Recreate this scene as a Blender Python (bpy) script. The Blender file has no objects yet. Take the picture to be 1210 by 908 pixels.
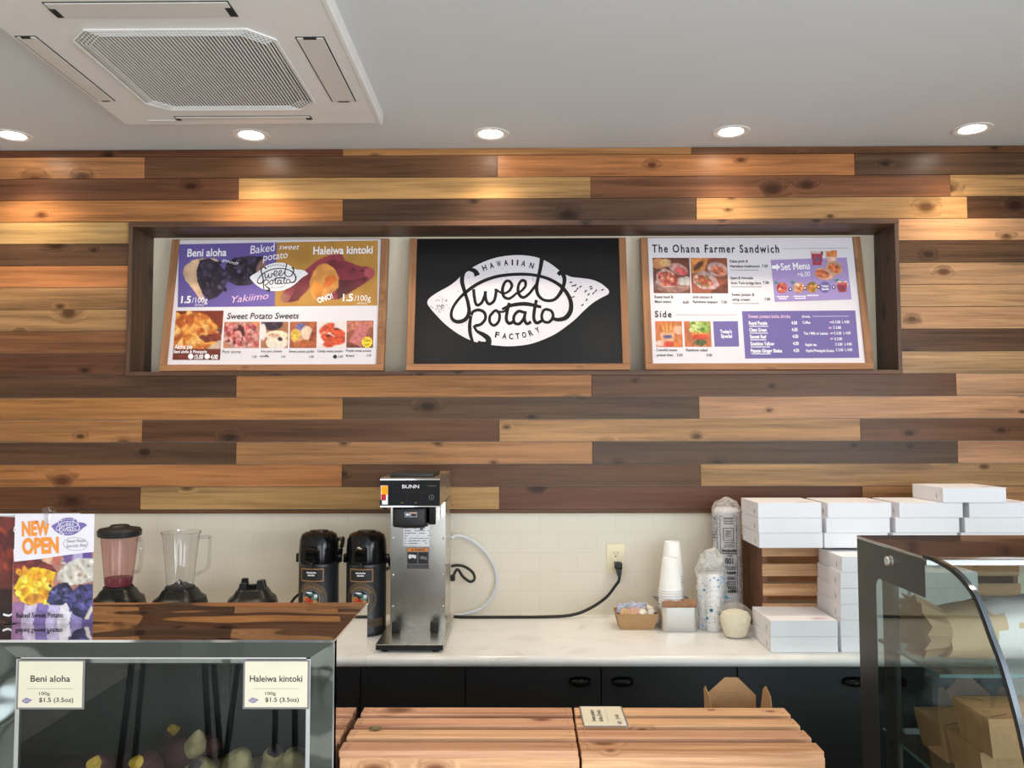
import bpy, bmesh, math, random
import numpy as np
from mathutils import Vector, Matrix, noise

C = bpy.context.scene
PI = math.pi
random.seed(7)

# ------------------------------------------------------------------ camera
EYE = 1.63
def camera():
    yaw, pitch, roll = 0.0092, 0.0541, -0.0020
    cy, sy, cp, sp = math.cos(yaw), math.sin(yaw), math.cos(pitch), math.sin(pitch)
    f = Vector((-sy*cp, cy*cp, sp)); r = Vector((cy, sy, 0)); u = r.cross(f)
    c, s = math.cos(roll), math.sin(roll)
    r2, u2 = c*r + s*u, -s*r + c*u
    m = Matrix(((r2.x, u2.x, -f.x, 0), (r2.y, u2.y, -f.y, 0), (r2.z, u2.z, -f.z, EYE), (0, 0, 0, 1)))
    cam = bpy.data.cameras.new('camera'); o = bpy.data.objects.new('camera', cam)
    C.collection.objects.link(o); o.matrix_world = m
    cam.sensor_fit = 'HORIZONTAL'; cam.sensor_width = 36; cam.lens = 979/1210*36
    cam.clip_start = 0.05; cam.clip_end = 60
    C.camera = o
camera()

# ------------------------------------------------------------------ light and exposure
C.view_settings.view_transform = 'Standard'
C.view_settings.look = 'None'
C.view_settings.exposure = 0.66
C.view_settings.gamma = 1.0
C.view_settings.use_curve_mapping = False
w = bpy.data.worlds.new('sky'); C.world = w; w.use_nodes = True
w.node_tree.nodes['Background'].inputs[0].default_value = (0.72, 0.86, 1.0, 1)
w.node_tree.nodes['Background'].inputs[1].default_value = 1.2
def area(name, loc, rot, sx, sy, power, col):
    l = bpy.data.lights.new(name, 'AREA'); l.shape = 'RECTANGLE'; l.size = sx; l.size_y = sy
    l.energy = power; l.color = col
    o = bpy.data.objects.new(name, l); C.collection.objects.link(o); o.location = loc; o.rotation_euler = rot
    return o
# daylight standing in the openings of the shop front and of the right-hand window
area('daylight_front', (1.15, -2.98, 1.35), (PI/2, 0, 0), 2.7, 2.2, 52, (0.95, 0.965, 1.0))
area('daylight_front_left', (-1.75, -2.98, 1.35), (PI/2, 0, 0), 1.3, 2.2, 9, (1.0, 0.97, 0.94))
area('daylight_side', (2.88, -0.9, 1.45), (PI/2, 0, PI/2), 2.4, 1.9, 92, (0.88, 0.93, 1.0))
DOWN_W = 17.0

# ------------------------------------------------------------------ helpers
def lin(c):
    c = c/255.0
    return c/12.92 if c <= 0.04045 else ((c+0.055)/1.055)**2.4
def rgb(r, g, b): return (lin(r), lin(g), lin(b), 1.0)

def link(name, data, parent=None, loc=(0, 0, 0), rotz=0.0):
    o = bpy.data.objects.new(name, data); C.collection.objects.link(o)
    o.location = loc
    if rotz: o.rotation_euler = (0, 0, rotz)
    if parent is not None: o.parent = parent
    return o
def obj(name, bm, mats, parent=None, loc=(0, 0, 0), rotz=0.0, sharp=0.6, label=None):
    me = bpy.data.meshes.new(name)
    bm.normal_update(); bm.to_mesh(me); bm.free()
    for m in (mats if isinstance(mats, (list, tuple)) else [mats]): me.materials.append(m)
    if sharp is not None and len(me.polygons):
        me.polygons.foreach_set('use_smooth', [True]*len(me.polygons))
        me.set_sharp_from_angle(angle=sharp)
    o = link(name, me, parent, loc, rotz)
    if label: o['label'] = label
    return o
def tag(o, label, cat, group=None):
    o['label'] = label; o['category'] = cat
    if group: o['group'] = group
    return o
def thing(name, label, cat, loc=(0, 0, 0), rotz=0.0, group=None):
    return tag(link(name, None, None, loc, rotz), label, cat, group)
def structure(o, label=None):
    o['kind'] = 'structure'
    if label: o['label'] = label
    return o
def dup(root, loc=None, rotz=None, label=None, group=None):
    r = root.copy(); C.collection.objects.link(r)
    if loc is not None: r.location = loc
    if rotz is not None: r.rotation_euler = (0, 0, rotz)
    if label: r['label'] = label
    if group: r['group'] = group
    for ch in list(root.children):
        c = ch.copy(); C.collection.objects.link(c); c.parent = r
        for g in list(ch.children):
            d = g.copy(); C.collection.objects.link(d); d.parent = c
    return r

B = bmesh.new
def box(bm, x0, x1, y0, y1, z0, z1, b=0.0, seg=1, mi=0):
    vs = [bm.verts.new(p) for p in ((x0,y0,z0),(x1,y0,z0),(x1,y1,z0),(x0,y1,z0),(x0,y0,z1),(x1,y0,z1),(x1,y1,z1),(x0,y1,z1))]
    fs = [bm.faces.new([vs[i] for i in q]) for q in ((0,3,2,1),(4,5,6,7),(0,1,5,4),(1,2,6,5),(2,3,7,6),(3,0,4,7))]
    for f in fs: f.material_index = mi
    if b > 0:
        es = list({e for f in fs for e in f.edges})
        r = bmesh.ops.bevel(bm, geom=es, offset=b, segments=seg, profile=0.5, affect='EDGES')
        for f in r['faces']: f.material_index = mi
    return vs
def bx(x0, x1, y0, y1, z0, z1, b=0.0, seg=1):
    bm = B(); box(bm, x0, x1, y0, y1, z0, z1, b, seg); return bm
def frustum(bm, bot, top, z0, z1, mi=0):
    """bot/top = (x0,x1,y0,y1)"""
    def ring(q, z): return [bm.verts.new(p) for p in ((q[0],q[2],z),(q[1],q[2],z),(q[1],q[3],z),(q[0],q[3],z))]
    a, b = ring(bot, z0), ring(top, z1)
    fs = [bm.faces.new(a[::-1]), bm.faces.new(b)]
    for i in range(4):
        j = (i+1) % 4; fs.append(bm.faces.new((a[i], a[j], b[j], b[i])))
    for f in fs: f.material_index = mi
    return fs
def lathe(bm, prof, n=32, mi=0, cx=0, cy=0, cap=True, squash=1.0, pw=None):
    """prof = [(r,z)...]; pw = superellipse power"""
    rings = []
    for r, z in prof:
        ring = []
        for i in range(n):
            a = 2*PI*i/n; ca, sa = math.cos(a), math.sin(a)
            k = 1.0 if not pw else (abs(ca)**pw + abs(sa)**pw)**(-1.0/pw)
            ring.append(bm.verts.new((cx + r*k*ca, cy + r*k*sa*squash, z)))
        rings.append(ring)
    for a, b in zip(rings, rings[1:]):
        for i in range(n):
            j = (i+1) % n
            f = bm.faces.new((a[i], a[j], b[j], b[i])); f.material_index = mi
    if cap:
        if prof[0][0] > 1e-5: bm.faces.new(rings[0][::-1]).material_index = mi
        if prof[-1][0] > 1e-5: bm.faces.new(rings[-1]).material_index = mi
def tube(bm, pts, r, n=10, mi=0, closed=False):
    pts = [Vector(p) for p in pts]; rs = r if isinstance(r, (list, tuple)) else [r]*len(pts)
    rings = []; up = Vector((0.13, 0.21, 0.97)).normalized()
    for i, p in enumerate(pts):
        if closed: t = pts[(i+1) % len(pts)] - pts[i-1]
        else: t = pts[min(i+1, len(pts)-1)] - pts[max(i-1, 0)]
        t.normalize()
        s = t.cross(up)
        if s.length < 1e-3: s = t.cross(Vector((1, 0, 0)))
        s.normalize(); q = t.cross(s)
        rings.append([bm.verts.new(p + rs[i]*(math.cos(2*PI*k/n)*s + math.sin(2*PI*k/n)*q)) for k in range(n)])
    prs = list(zip(rings, rings[1:])) + ([(rings[-1], rings[0])] if closed else [])
    for a, b in prs:
        for k in range(n):
            j = (k+1) % n
            bm.faces.new((a[k], b[k], b[j], a[j])).material_index = mi
    if not closed:
        bm.faces.new(rings[0]).material_index = mi; bm.faces.new(rings[-1][::-1]).material_index = mi
def spline(pts, n=8, closed=False):
    P = [Vector(p) for p in pts]; out = []; L = len(P)
    rng = range(L) if closed else range(L-1)
    for i in rng:
        if closed: p0, p1, p2, p3 = P[i-1], P[i], P[(i+1) % L], P[(i+2) % L]
        else: p0, p1, p2, p3 = P[max(i-1, 0)], P[i], P[i+1], P[min(i+2, L-1)]
        for k in range(n):
            t = k/n
            out.append(0.5*((2*p1) + (p2-p0)*t + (2*p0-5*p1+4*p2-p3)*t*t + (3*p1-p0-3*p2+p3)*t**3))
    if not closed: out.append(P[-1])
    return out
def prism(bm, poly, axis, a, b, mi=0):
    """poly in the plane across AXIS, extruded from a to b"""
    def P(p, t):
        if axis == 'x': return (t, p[0], p[1])
        if axis == 'y': return (p[0], t, p[1])
        return (p[0], p[1], t)
    va = [bm.verts.new(P(p, a)) for p in poly]; vb = [bm.verts.new(P(p, b)) for p in poly]
    fs = [bm.faces.new(va), bm.faces.new(vb[::-1])]
    n = len(poly)
    for i in range(n):
        j = (i+1) % n; fs.append(bm.faces.new((va[i], vb[i], vb[j], va[j])))
    for f in fs: f.material_index = mi
    bmesh.ops.recalc_face_normals(bm, faces=fs)
    return fs

# ------------------------------------------------------------------ materials
def mat(name):
    m = bpy.data.materials.new(name); m.use_nodes = True
    nt = m.node_tree; return m, nt, nt.nodes['Principled BSDF']
def N(nt, typ, **kw):
    n = nt.nodes.new(typ)
    for k, v in kw.items():
        if k.startswith('i_'): n.inputs[k[2:].replace('_', ' ')].default_value = v
        else: setattr(n, k, v)
    return n
def ramp(nt, stops):
    r = nt.nodes.new('ShaderNodeValToRGB'); e = r.color_ramp.elements
    while len(e) < len(stops): e.new(0.5)
    for el, (p, c) in zip(e, stops): el.position = p; el.color = c
    return r
def plain(name, c, rough=0.5, metal=0.0, spec=0.5, var=0.06, vs=18.0, bump=0.0, bs=120.0, coat=0.0, alpha=1.0, sub=0.0, trans=0.0):
    """one colour with a little procedural mottling"""
    m, nt, b = mat(name)
    co = N(nt, 'ShaderNodeTexCoord'); nz = N(nt, 'ShaderNodeTexNoise', i_Scale=vs, i_Detail=3.0)
    nt.links.new(co.outputs['Object'], nz.inputs['Vector'])
    lo = tuple(max(0, x*(1-var)) for x in c[:3]) + (1,); hi = tuple(min(1, x*(1+var)) for x in c[:3]) + (1,)
    r = ramp(nt, [(0.3, lo), (0.7, hi)])
    nt.links.new(nz.outputs['Fac'], r.inputs[0]); nt.links.new(r.outputs[0], b.inputs['Base Color'])
    b.inputs['Roughness'].default_value = rough; b.inputs['Metallic'].default_value = metal
    b.inputs['Specular IOR Level'].default_value = spec
    b.inputs['Coat Weight'].default_value = coat
    b.inputs['Alpha'].default_value = alpha
    b.inputs['Transmission Weight'].default_value = trans
    if bump:
        n2 = N(nt, 'ShaderNodeTexNoise', i_Scale=bs, i_Detail=4.0); bp = N(nt, 'ShaderNodeBump', i_Strength=bump, i_Distance=0.002)
        nt.links.new(co.outputs['Object'], n2.inputs['Vector']); nt.links.new(n2.outputs['Fac'], bp.inputs['Height'])
        nt.links.new(bp.outputs[0], b.inputs['Normal'])
    return m
def emit(name, c, s):
    m = bpy.data.materials.new(name); m.use_nodes = True; nt = m.node_tree
    nt.nodes.clear(); e = N(nt, 'ShaderNodeEmission'); e.inputs[0].default_value = c; e.inputs[1].default_value = s
    o = N(nt, 'ShaderNodeOutputMaterial'); nt.links.new(e.outputs[0], o.inputs[0]); return m
def pane(name, tint, refl=1.0, ior=1.5, rough=0.0):
    """thin glass: a tint to look through and a mirror coat by angle"""
    m = bpy.data.materials.new(name); m.use_nodes = True; nt = m.node_tree; nt.nodes.clear()
    t = N(nt, 'ShaderNodeBsdfTransparent'); t.inputs[0].default_value = tint
    g = N(nt, 'ShaderNodeBsdfGlossy'); g.inputs['Roughness'].default_value = rough
    f = N(nt, 'ShaderNodeFresnel', i_IOR=ior); mu = N(nt, 'ShaderNodeMath', operation='MULTIPLY'); mu.inputs[1].default_value = refl
    mu.use_clamp = True
    x = N(nt, 'ShaderNodeMixShader'); o = N(nt, 'ShaderNodeOutputMaterial')
    gm = N(nt, 'ShaderNodeNewGeometry'); iv = N(nt, 'ShaderNodeMath', operation='SUBTRACT'); iv.inputs[0].default_value = 1.0
    m3 = N(nt, 'ShaderNodeMath', operation='MULTIPLY'); nt.links.new(gm.outputs['Backfacing'], iv.inputs[1])
    nt.links.new(f.outputs[0], mu.inputs[0]); nt.links.new(mu.outputs[0], m3.inputs[0]); nt.links.new(iv.outputs[0], m3.inputs[1]); nt.links.new(m3.outputs[0], x.inputs[0])
    nt.links.new(t.outputs[0], x.inputs[1]); nt.links.new(g.outputs[0], x.inputs[2]); nt.links.new(x.outputs[0], o.inputs[0])
    return m
def film(name, c, body=0.35, rough=0.15, wrinkle=60.0):
    """crumpled clear plastic: part see-through, part milky, glossy wrinkles"""
    m = bpy.data.materials.new(name); m.use_nodes = True; nt = m.node_tree; nt.nodes.clear()
    co = N(nt, 'ShaderNodeTexCoord'); nz = N(nt, 'ShaderNodeTexNoise', i_Scale=wrinkle, i_Detail=4.0, i_Distortion=1.0)
    nt.links.new(co.outputs['Object'], nz.inputs['Vector'])
    bp = N(nt, 'ShaderNodeBump', i_Strength=0.5, i_Distance=0.006); nt.links.new(nz.outputs['Fac'], bp.inputs['Height'])
    t = N(nt, 'ShaderNodeBsdfTransparent'); t.inputs[0].default_value = (0.96, 0.96, 0.96, 1)
    p = N(nt, 'ShaderNodeBsdfPrincipled'); p.inputs['Base Color'].default_value = c; p.inputs['Roughness'].default_value = rough
    nt.links.new(bp.outputs[0], p.inputs['Normal'])
    r = ramp(nt, [(0.3, (body*0.6,)*3+(1,)), (0.7, (min(1, body*1.5),)*3+(1,))])
    nt.links.new(nz.outputs['Fac'], r.inputs[0])
    x = N(nt, 'ShaderNodeMixShader'); o = N(nt, 'ShaderNodeOutputMaterial')
    nt.links.new(r.outputs[0], x.inputs[0]); tl = N(nt, 'ShaderNodeBsdfTranslucent'); tl.inputs[0].default_value = c; x2 = N(nt, 'ShaderNodeMixShader'); x2.inputs[0].default_value = 0.4
    nt.links.new(p.outputs[0], x2.inputs[1]); nt.links.new(tl.outputs[0], x2.inputs[2])
    nt.links.new(t.outputs[0], x.inputs[1]); nt.links.new(x2.outputs[0], x.inputs[2])
    nt.links.new(x.outputs[0], o.inputs[0]); return m
def painted(name, rough=0.4, coat=0.0):
    """colours a printed picture stores in its mesh"""
    m, nt, b = mat(name); a = N(nt, 'ShaderNodeAttribute', attribute_name='ink')
    nt.links.new(a.outputs['Color'], b.inputs['Base Color']); b.inputs['Roughness'].default_value = rough
    b.inputs['Coat Weight'].default_value = coat
    return m

def wood(name, light, dark, use_attr=False, axis='x', rough=0.45, gs=1.0, knots=True, per_object=True, spec=0.4, coat=0.0, contrast=1.0):
    """long-grained softwood: streaks stretched along AXIS, knots with the grain bent round them.
    use_attr: the board's own stain and grain offset come from the mesh (board_stain, board_seed)"""
    m, nt, b = mat(name); L = nt.links.new
    co = N(nt, 'ShaderNodeTexCoord'); sep = N(nt, 'ShaderNodeSeparateXYZ'); L(co.outputs['Object'], sep.inputs[0])
    order = {'x': ('X', 'Y', 'Z'), 'y': ('Y', 'X', 'Z'), 'z': ('Z', 'X', 'Y')}[axis]
    if use_attr:
        sd = N(nt, 'ShaderNodeAttribute', attribute_name='board_seed'); seed = sd.outputs['Fac']
    else:
        oi = N(nt, 'ShaderNodeObjectInfo'); mm = N(nt, 'ShaderNodeMath', operation='MULTIPLY'); mm.inputs[1].default_value = 37.0
        L(oi.outputs['Random'], mm.inputs[0]); seed = mm.outputs[0]
    def mad(s, k, add=None):
        q = N(nt, 'ShaderNodeMath', operation='MULTIPLY_ADD'); q.inputs[1].default_value = k
        L(s, q.inputs[0]); q.inputs[2].default_value = 0.0
        if add is not None: L(add, q.inputs[2])
        return q.outputs[0]
    def vec(kl, ka, kb):
        v = N(nt, 'ShaderNodeCombineXYZ')
        L(mad(sep.outputs[order[0]], kl, seed), v.inputs[0]); L(mad(sep.outputs[order[1]], ka, seed), v.inputs[1]); L(mad(sep.outputs[order[2]], kb, seed), v.inputs[2])
        return v.outputs[0]
    # knots
    ab = N(nt, 'ShaderNodeMath', operation='ADD'); L(sep.outputs[order[1]], ab.inputs[0]); L(sep.outputs[order[2]], ab.inputs[1])
    kv = N(nt, 'ShaderNodeCombineXYZ'); L(mad(sep.outputs[order[0]], 5.2*gs, seed), kv.inputs[0]); L(mad(ab.outputs[0], 9.0*gs, seed), kv.inputs[1])
    vk = N(nt, 'ShaderNodeTexVoronoi', i_Scale=1.0, i_Randomness=1.0, voronoi_dimensions='2D'); L(kv.outputs[0], vk.inputs['Vector'])
    ks = N(nt, 'ShaderNodeSeparateColor'); L(vk.outputs['Color'], ks.inputs[0])
    kg = N(nt, 'ShaderNodeMath', operation='LESS_THAN'); kg.inputs[1].default_value = 0.30; L(ks.outputs[0], kg.inputs[0])
    ksz = N(nt, 'ShaderNodeMath', operation='MULTIPLY_ADD'); ksz.inputs[1].default_value = 1.6; ksz.inputs[2].default_value = 0.65; L(ks.outputs[1], ksz.inputs[0])
    kdd = N(nt, 'ShaderNodeMath', operation='MULTIPLY'); L(vk.outputs['Distance'], kdd.inputs[0]); L(ksz.outputs[0], kdd.inputs[1])
    def gated(stops):
        r_ = ramp(nt, stops); L(kdd.outputs[0], r_.inputs[0]); q = N(nt, 'ShaderNodeMath', operation='MULTIPLY'); L(r_.outputs[0], q.inputs[0]); L(kg.outputs[0], q.inputs[1]); return q
    kd = gated([(0.0, (1, 1, 1, 1)), (0.33, (0, 0, 0, 1))])
    kc = gated([(0.07, (1, 1, 1, 1)), (0.17, (0, 0, 0, 1))])
    kh = gated([(0.12, (1, 1, 1, 1)), (0.32, (0, 0, 0, 1))])
    # streaks
    g1 = N(nt, 'ShaderNodeTexNoise', i_Scale=1.0, i_Detail=5.0, i_Roughness=0.6, i_Distortion=0.6)
    v1 = N(nt, 'ShaderNodeVectorMath', operation='ADD'); L(vec(1.6*gs, 46*gs, 46*gs), v1.inputs[0])
    kk = N(nt, 'ShaderNodeCombineXYZ'); L(mad(kd.outputs[0], 2.6), kk.inputs[1]); L(mad(kd.outputs[0], 2.6), kk.inputs[2]); L(kk.outputs[0], v1.inputs[1])
    L(v1.outputs[0], g1.inputs['Vector'])
    g2 = N(nt, 'ShaderNodeTexNoise', i_Scale=1.0, i_Detail=3.0); L(vec(0.9*gs, 7*gs, 7*gs), g2.inputs['Vector'])
    g3 = N(nt, 'ShaderNodeTexNoise', i_Scale=1.0, i_Detail=4.0, i_Roughness=0.7); L(vec(5*gs, 190*gs, 190*gs), g3.inputs['Vector'])
    if use_attr:
        st = N(nt, 'ShaderNodeAttribute', attribute_name='board_stain'); base = st.outputs['Color']
        def shade(k):
            q = N(nt, 'ShaderNodeVectorMath', operation='SCALE'); q.inputs['Scale'].default_value = k; L(base, q.inputs[0]); return q.outputs[0]
        cl, cd = shade(1.16), shade(0.44)
    else:
        cl = N(nt, 'ShaderNodeRGB'); cl.outputs[0].default_value = light; cl = cl.outputs[0]
        cd = N(nt, 'ShaderNodeRGB'); cd.outputs[0].default_value = dark; cd = cd.outputs[0]
    s = N(nt, 'ShaderNodeMath', operation='ADD'); L(mad(g1.outputs['Fac'], 0.62, mad(kh.outputs[0], -0.10)), s.inputs[0]); L(mad(g2.outputs['Fac'], 0.36, mad(g3.outputs['Fac'], 0.34)), s.inputs[1])
    h = 0.145/contrast
    fr = ramp(nt, [(0.645-h, (0, 0, 0, 1)), (0.645+h, (1, 1, 1, 1))]); L(s.outputs[0], fr.inputs[0])
    mx = N(nt, 'ShaderNodeMix', data_type='RGBA'); L(fr.outputs[0], mx.inputs['Factor']); L(cd, mx.inputs['A']); L(cl, mx.inputs['B'])
    out = mx.outputs['Result']
    if knots:
        dk = N(nt, 'ShaderNodeVectorMath', operation='MULTIPLY'); dk.inputs[1].default_value = (0.40, 0.28, 0.22); L(cd, dk.inputs[0])
        gate = N(nt, 'ShaderNodeMath', operation='MULTIPLY'); gate.inputs[1].default_value = 0.85
        L(kc.outputs[0], gate.inputs[0])
        m2 = N(nt, 'ShaderNodeMix', data_type='RGBA'); L(gate.outputs[0], m2.inputs['Factor']); L(out, m2.inputs['A']); L(dk.outputs[0], m2.inputs['B'])
        out = m2.outputs['Result']
    L(out, b.inputs['Base Color'])
    b.inputs['Roughness'].default_value = rough; b.inputs['Specular IOR Level'].default_value = spec
    b.inputs['Coat Weight'].default_value = coat; b.inputs['Coat Roughness'].default_value = 0.25
    bp = N(nt, 'ShaderNodeBump', i_Strength=0.35, i_Distance=0.001); L(s.outputs[0], bp.inputs['Height']); L(bp.outputs[0], b.inputs['Normal'])
    return m

def brushed(name, c, rough=0.28, axis=(1, 1, 60), bump=0.05):
    m, nt, b = mat(name); co = N(nt, 'ShaderNodeTexCoord'); mp = N(nt, 'ShaderNodeMapping'); mp.inputs['Scale'].default_value = (1, 1, 1)
    nz = N(nt, 'ShaderNodeTexNoise', i_Scale=7.0, i_Detail=1.0)
    nt.links.new(co.outputs['Object'], mp.inputs[0]); nt.links.new(mp.outputs[0], nz.inputs['Vector'])
    r = ramp(nt, [(0.3, (rough*0.93,)*3+(1,)), (0.7, (rough*1.07,)*3+(1,))]); nt.links.new(nz.outputs['Fac'], r.inputs[0])
    nt.links.new(r.outputs[0], b.inputs['Roughness'])
    b.inputs['Base Color'].default_value = c; b.inputs['Metallic'].default_value = 1.0
    return m
def mirror(name, c, rough=0.02, wav=0.012, scale=2.6, stretch=(1, 1, 1)):
    """polished sheet metal, a little wavy as thin sheet is"""
    m, nt, b = mat(name); co = N(nt, 'ShaderNodeTexCoord'); mp = N(nt, 'ShaderNodeMapping'); mp.inputs['Scale'].default_value = stretch
    nz = N(nt, 'ShaderNodeTexNoise', i_Scale=scale, i_Detail=1.0)
    nt.links.new(co.outputs['Object'], mp.inputs[0]); nt.links.new(mp.outputs[0], nz.inputs['Vector'])
    b.inputs['Base Color'].default_value = c; b.inputs['Metallic'].default_value = 1.0; b.inputs['Roughness'].default_value = rough
    bp = N(nt, 'ShaderNodeBump', i_Strength=1.0, i_Distance=wav); nt.links.new(nz.outputs['Fac'], bp.inputs['Height']); nt.links.new(bp.outputs[0], b.inputs['Normal'])
    return m

M = {}
M['planks'] = wood('stained_planks', None, None, use_attr=True, rough=0.34, spec=0.2)
M['niche_wood'] = wood('dark_stained_board', rgb(108, 74, 52), rgb(58, 38, 27), rough=0.5, gs=1.0)
M['niche_wood_v'] = wood('dark_stained_upright', rgb(98, 72, 54), rgb(50, 36, 28), axis='z', rough=0.5)
M['frame_wood'] = wood('frame_softwood', rgb(172, 124, 86), rgb(128, 88, 58), rough=0.45, knots=False)
M['frame_wood_v'] = wood('frame_softwood_upright', rgb(168, 120, 84), rgb(124, 86, 56), axis='z', rough=0.45, knots=False)
M['crate_wood'] = wood('crate_pine', rgb(218, 172, 130), rgb(160, 111, 74), rough=0.6, gs=1.3)
M['crate_wood_rosy'] = wood('crate_pine_rosy', rgb(206, 156, 122), rgb(150, 102, 74), rough=0.6, gs=1.3)
M['crate_wood_dark'] = wood('crate_board_brown', rgb(132, 88, 62), rgb(84, 52, 36), axis='z', rough=0.6, gs=1.2)
M['cabinet'] = plain('cabinet_black', rgb(24, 24, 25), 0.45, var=0.10, vs=6)
M['black_gloss'] = plain('black_gloss_plastic', rgb(12, 12, 13), 0.15, spec=0.3, var=0.1)
M['panel_black'] = plain('black_control_panel', rgb(13, 13, 14), 0.3, spec=0.15, var=0.05)
M['black_matte'] = plain('black_matte_plastic', rgb(22, 23, 24), 0.5, var=0.1)
M['black_satin'] = plain('charcoal_satin_enamel', rgb(34, 36, 41), 0.36, var=0.08)
M['rubber'] = plain('black_rubber', rgb(20, 21, 23), 0.6)
M['blender_base'] = plain('blender_base_plastic', rgb(15, 18, 17), 0.34, spec=0.3, var=0.1)
M['steel'] = brushed('brushed_steel', rgb(206, 204, 196), 0.27, (1, 1, 40), 0.004)
M['steel_dull'] = brushed('dull_steel', rgb(128, 132, 130), 0.4)
M['steel_soft'] = brushed('satin_steel', rgb(220, 220, 220), 0.36, (40, 1, 1), 0.004)
M['mirror_top'] = mirror('polished_steel_top', rgb(220, 214, 212), 0.025, 0.010, 2.2, (1, 2.4, 1))
M['mirror_side'] = mirror('polished_steel_side', rgb(228, 226, 226), 0.02, 0.0012, 3.0)
M['mirror_frame'] = mirror('polished_steel_frame', rgb(138, 145, 142), 0.07, 0.014, 6.0)
M['edge_steel'] = mirror('dark_edge_steel', rgb(120, 126, 132), 0.12, 0.0, 1.0)
M['chrome'] = mirror('chrome', rgb(230, 232, 236), 0.06, 0.0, 1.0)
M['white_paint'] = plain('white_ceiling_paint', rgb(206, 208, 208), 0.85, var=0.012, vs=1.5)
M['plaster'] = plain('plain_wall_paint', rgb(214, 208, 196), 0.85, var=0.02, vs=2)
M['niche_paint'] = plain('cream_niche_paint', rgb(226, 214, 190), 0.8, var=0.02, vs=3)
M['ac_white'] = plain('white_enamel', rgb(222, 220, 216), 0.45, var=0.015)
M['ac_louver'] = plain('pale_louver_plastic', rgb(206, 203, 197), 0.4, var=0.02)
M['ac_dark'] = plain('dark_slot', rgb(22, 23, 24), 0.7)
M['card_white'] = plain('white_cardboard', rgb(238, 238, 243), 0.55, var=0.012, vs=6)
M['card_edge'] = plain('cardboard_cut_edge', rgb(120, 112, 104), 0.8)
M['kraft'] = plain('kraft_cardboard', rgb(180, 142, 100), 0.75, var=0.06, vs=40)
M['kraft_in'] = plain('kraft_cardboard_printed_lines', rgb(150, 118, 82), 0.75, var=0.06)
M['kraft_bag'] = plain('crumpled_kraft_paper', rgb(206, 178, 138), 0.8, var=0.07, vs=9, bump=0.6, bs=24)
M['sleeve_card'] = plain('brown_sleeve_card', rgb(168, 124, 90), 0.8, var=0.12, vs=60)
M['cup_white'] = plain('white_paper_cup', rgb(242, 242, 242), 0.5, var=0.01)
M['countertop'] = None
M['cream_plastic'] = plain('cream_plastic', rgb(232, 222, 190), 0.4, var=0.02)
M['clear'] = pane('clear_plastic', (0.935, 0.935, 0.94, 1), 2.6, 1.45, 0.03)
M['smoothie_clear'] = pane('smeared_jar_plastic', (0.84, 0.69, 0.69, 1), 1.3, 1.45, 0.08)
M['smoothie'] = plain('berry_smoothie', rgb(150, 92, 106), 0.35, var=0.1, vs=60)
M['glass_case'] = pane('smoky_case_glass', (0.80, 0.82, 0.80, 1), 1.5, 1.5)
M['glass_tint'] = pane('tinted_end_glass', (0.74, 0.77, 0.76, 1), 1.3, 1.5)
M['glass_curved'] = pane('curved_front_glass', (0.86, 0.89, 0.89, 1), 1.4, 1.5)
M['glass_shelf'] = pane('shelf_glass', (0.82, 0.89, 0.87, 1), 1.2, 1.5)
M['glass_edge'] = plain('green_glass_edge', rgb(104, 132, 128), 0.1, var=0.1)
M['frit'] = plain('black_glass_print', rgb(50, 51, 51), 0.3, spec=0.25, var=0.04)
M['dark_inside'] = plain('case_interior_grey', rgb(62, 64, 62), 0.6, var=0.08)
M['ink_white'] = plain('white_ink', rgb(244, 242, 246), 0.5, var=0.0)
M['ink_black'] = plain('black_ink', rgb(28, 26, 27), 0.5, var=0.0)
M['ink_grey'] = plain('grey_ink', rgb(120, 116, 116), 0.5, var=0.0)
M['ink_purple'] = plain('purple_ink', rgb(108, 96, 156), 0.5, var=0.02)
M['ink_lilac'] = plain('lilac_ink', rgb(158, 138, 190), 0.5, var=0.02)
M['ink_gold'] = plain('ochre_ink', rgb(190, 140, 66), 0.5, var=0.02)
M['ink_orange'] = plain('orange_ink', rgb(228, 138, 48), 0.5, var=0.02)
M['ink_pink'] = plain('pink_ink', rgb(222, 186, 212), 0.5, var=0.0)
M['ink_yellow'] = plain('yellow_ink', rgb(242, 206, 52), 0.5, var=0.0)
M['ink_green'] = plain('green_ink', rgb(74, 132, 118), 0.5, var=0.0)
M['ink_teal'] = plain('teal_ink', rgb(36, 120, 146), 0.5, var=0.05)
M['ink_blue'] = plain('blue_ink', rgb(92, 142, 200), 0.5, var=0.05)
M['ink_bronze'] = plain('bronze_ink', rgb(132, 108, 76), 0.5, var=0.05)
M['ink_tan'] = plain('tan_card_border', rgb(160, 118, 72), 0.5, var=0.03)
M['ink_brown'] = plain('brown_ink', rgb(82, 68, 52), 0.5, var=0.05)
M['paper'] = plain('white_poster_paper', rgb(219, 214, 220), 0.45, var=0.01)
M['tag_paper'] = plain('cream_card', rgb(214, 206, 182), 0.6, var=0.02)
M['sign_black'] = plain('black_sign_panel', rgb(22, 22, 24), 0.28, var=0.05, spec=0.4)
M['picture'] = painted('printed_picture', 0.45)
M['cord'] = plain('black_cord', rgb(18, 18, 19), 0.5)
M['hose'] = plain('pale_hose', rgb(206, 212, 222), 0.3, var=0.02)
M['cream'] = plain('creamer_cup_white', rgb(236, 228, 214), 0.4, var=0.02)
M['creamer_lid'] = plain('creamer_lid_tan', rgb(198, 158, 116), 0.4, var=0.2, vs=120)
M['packet_blue'] = plain('blue_printed_packet', rgb(176, 184, 210), 0.5, var=0.45, vs=120)
M['packet_pink'] = plain('rosy_printed_packet', rgb(196, 156, 160), 0.5, var=0.3, vs=120)
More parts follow.
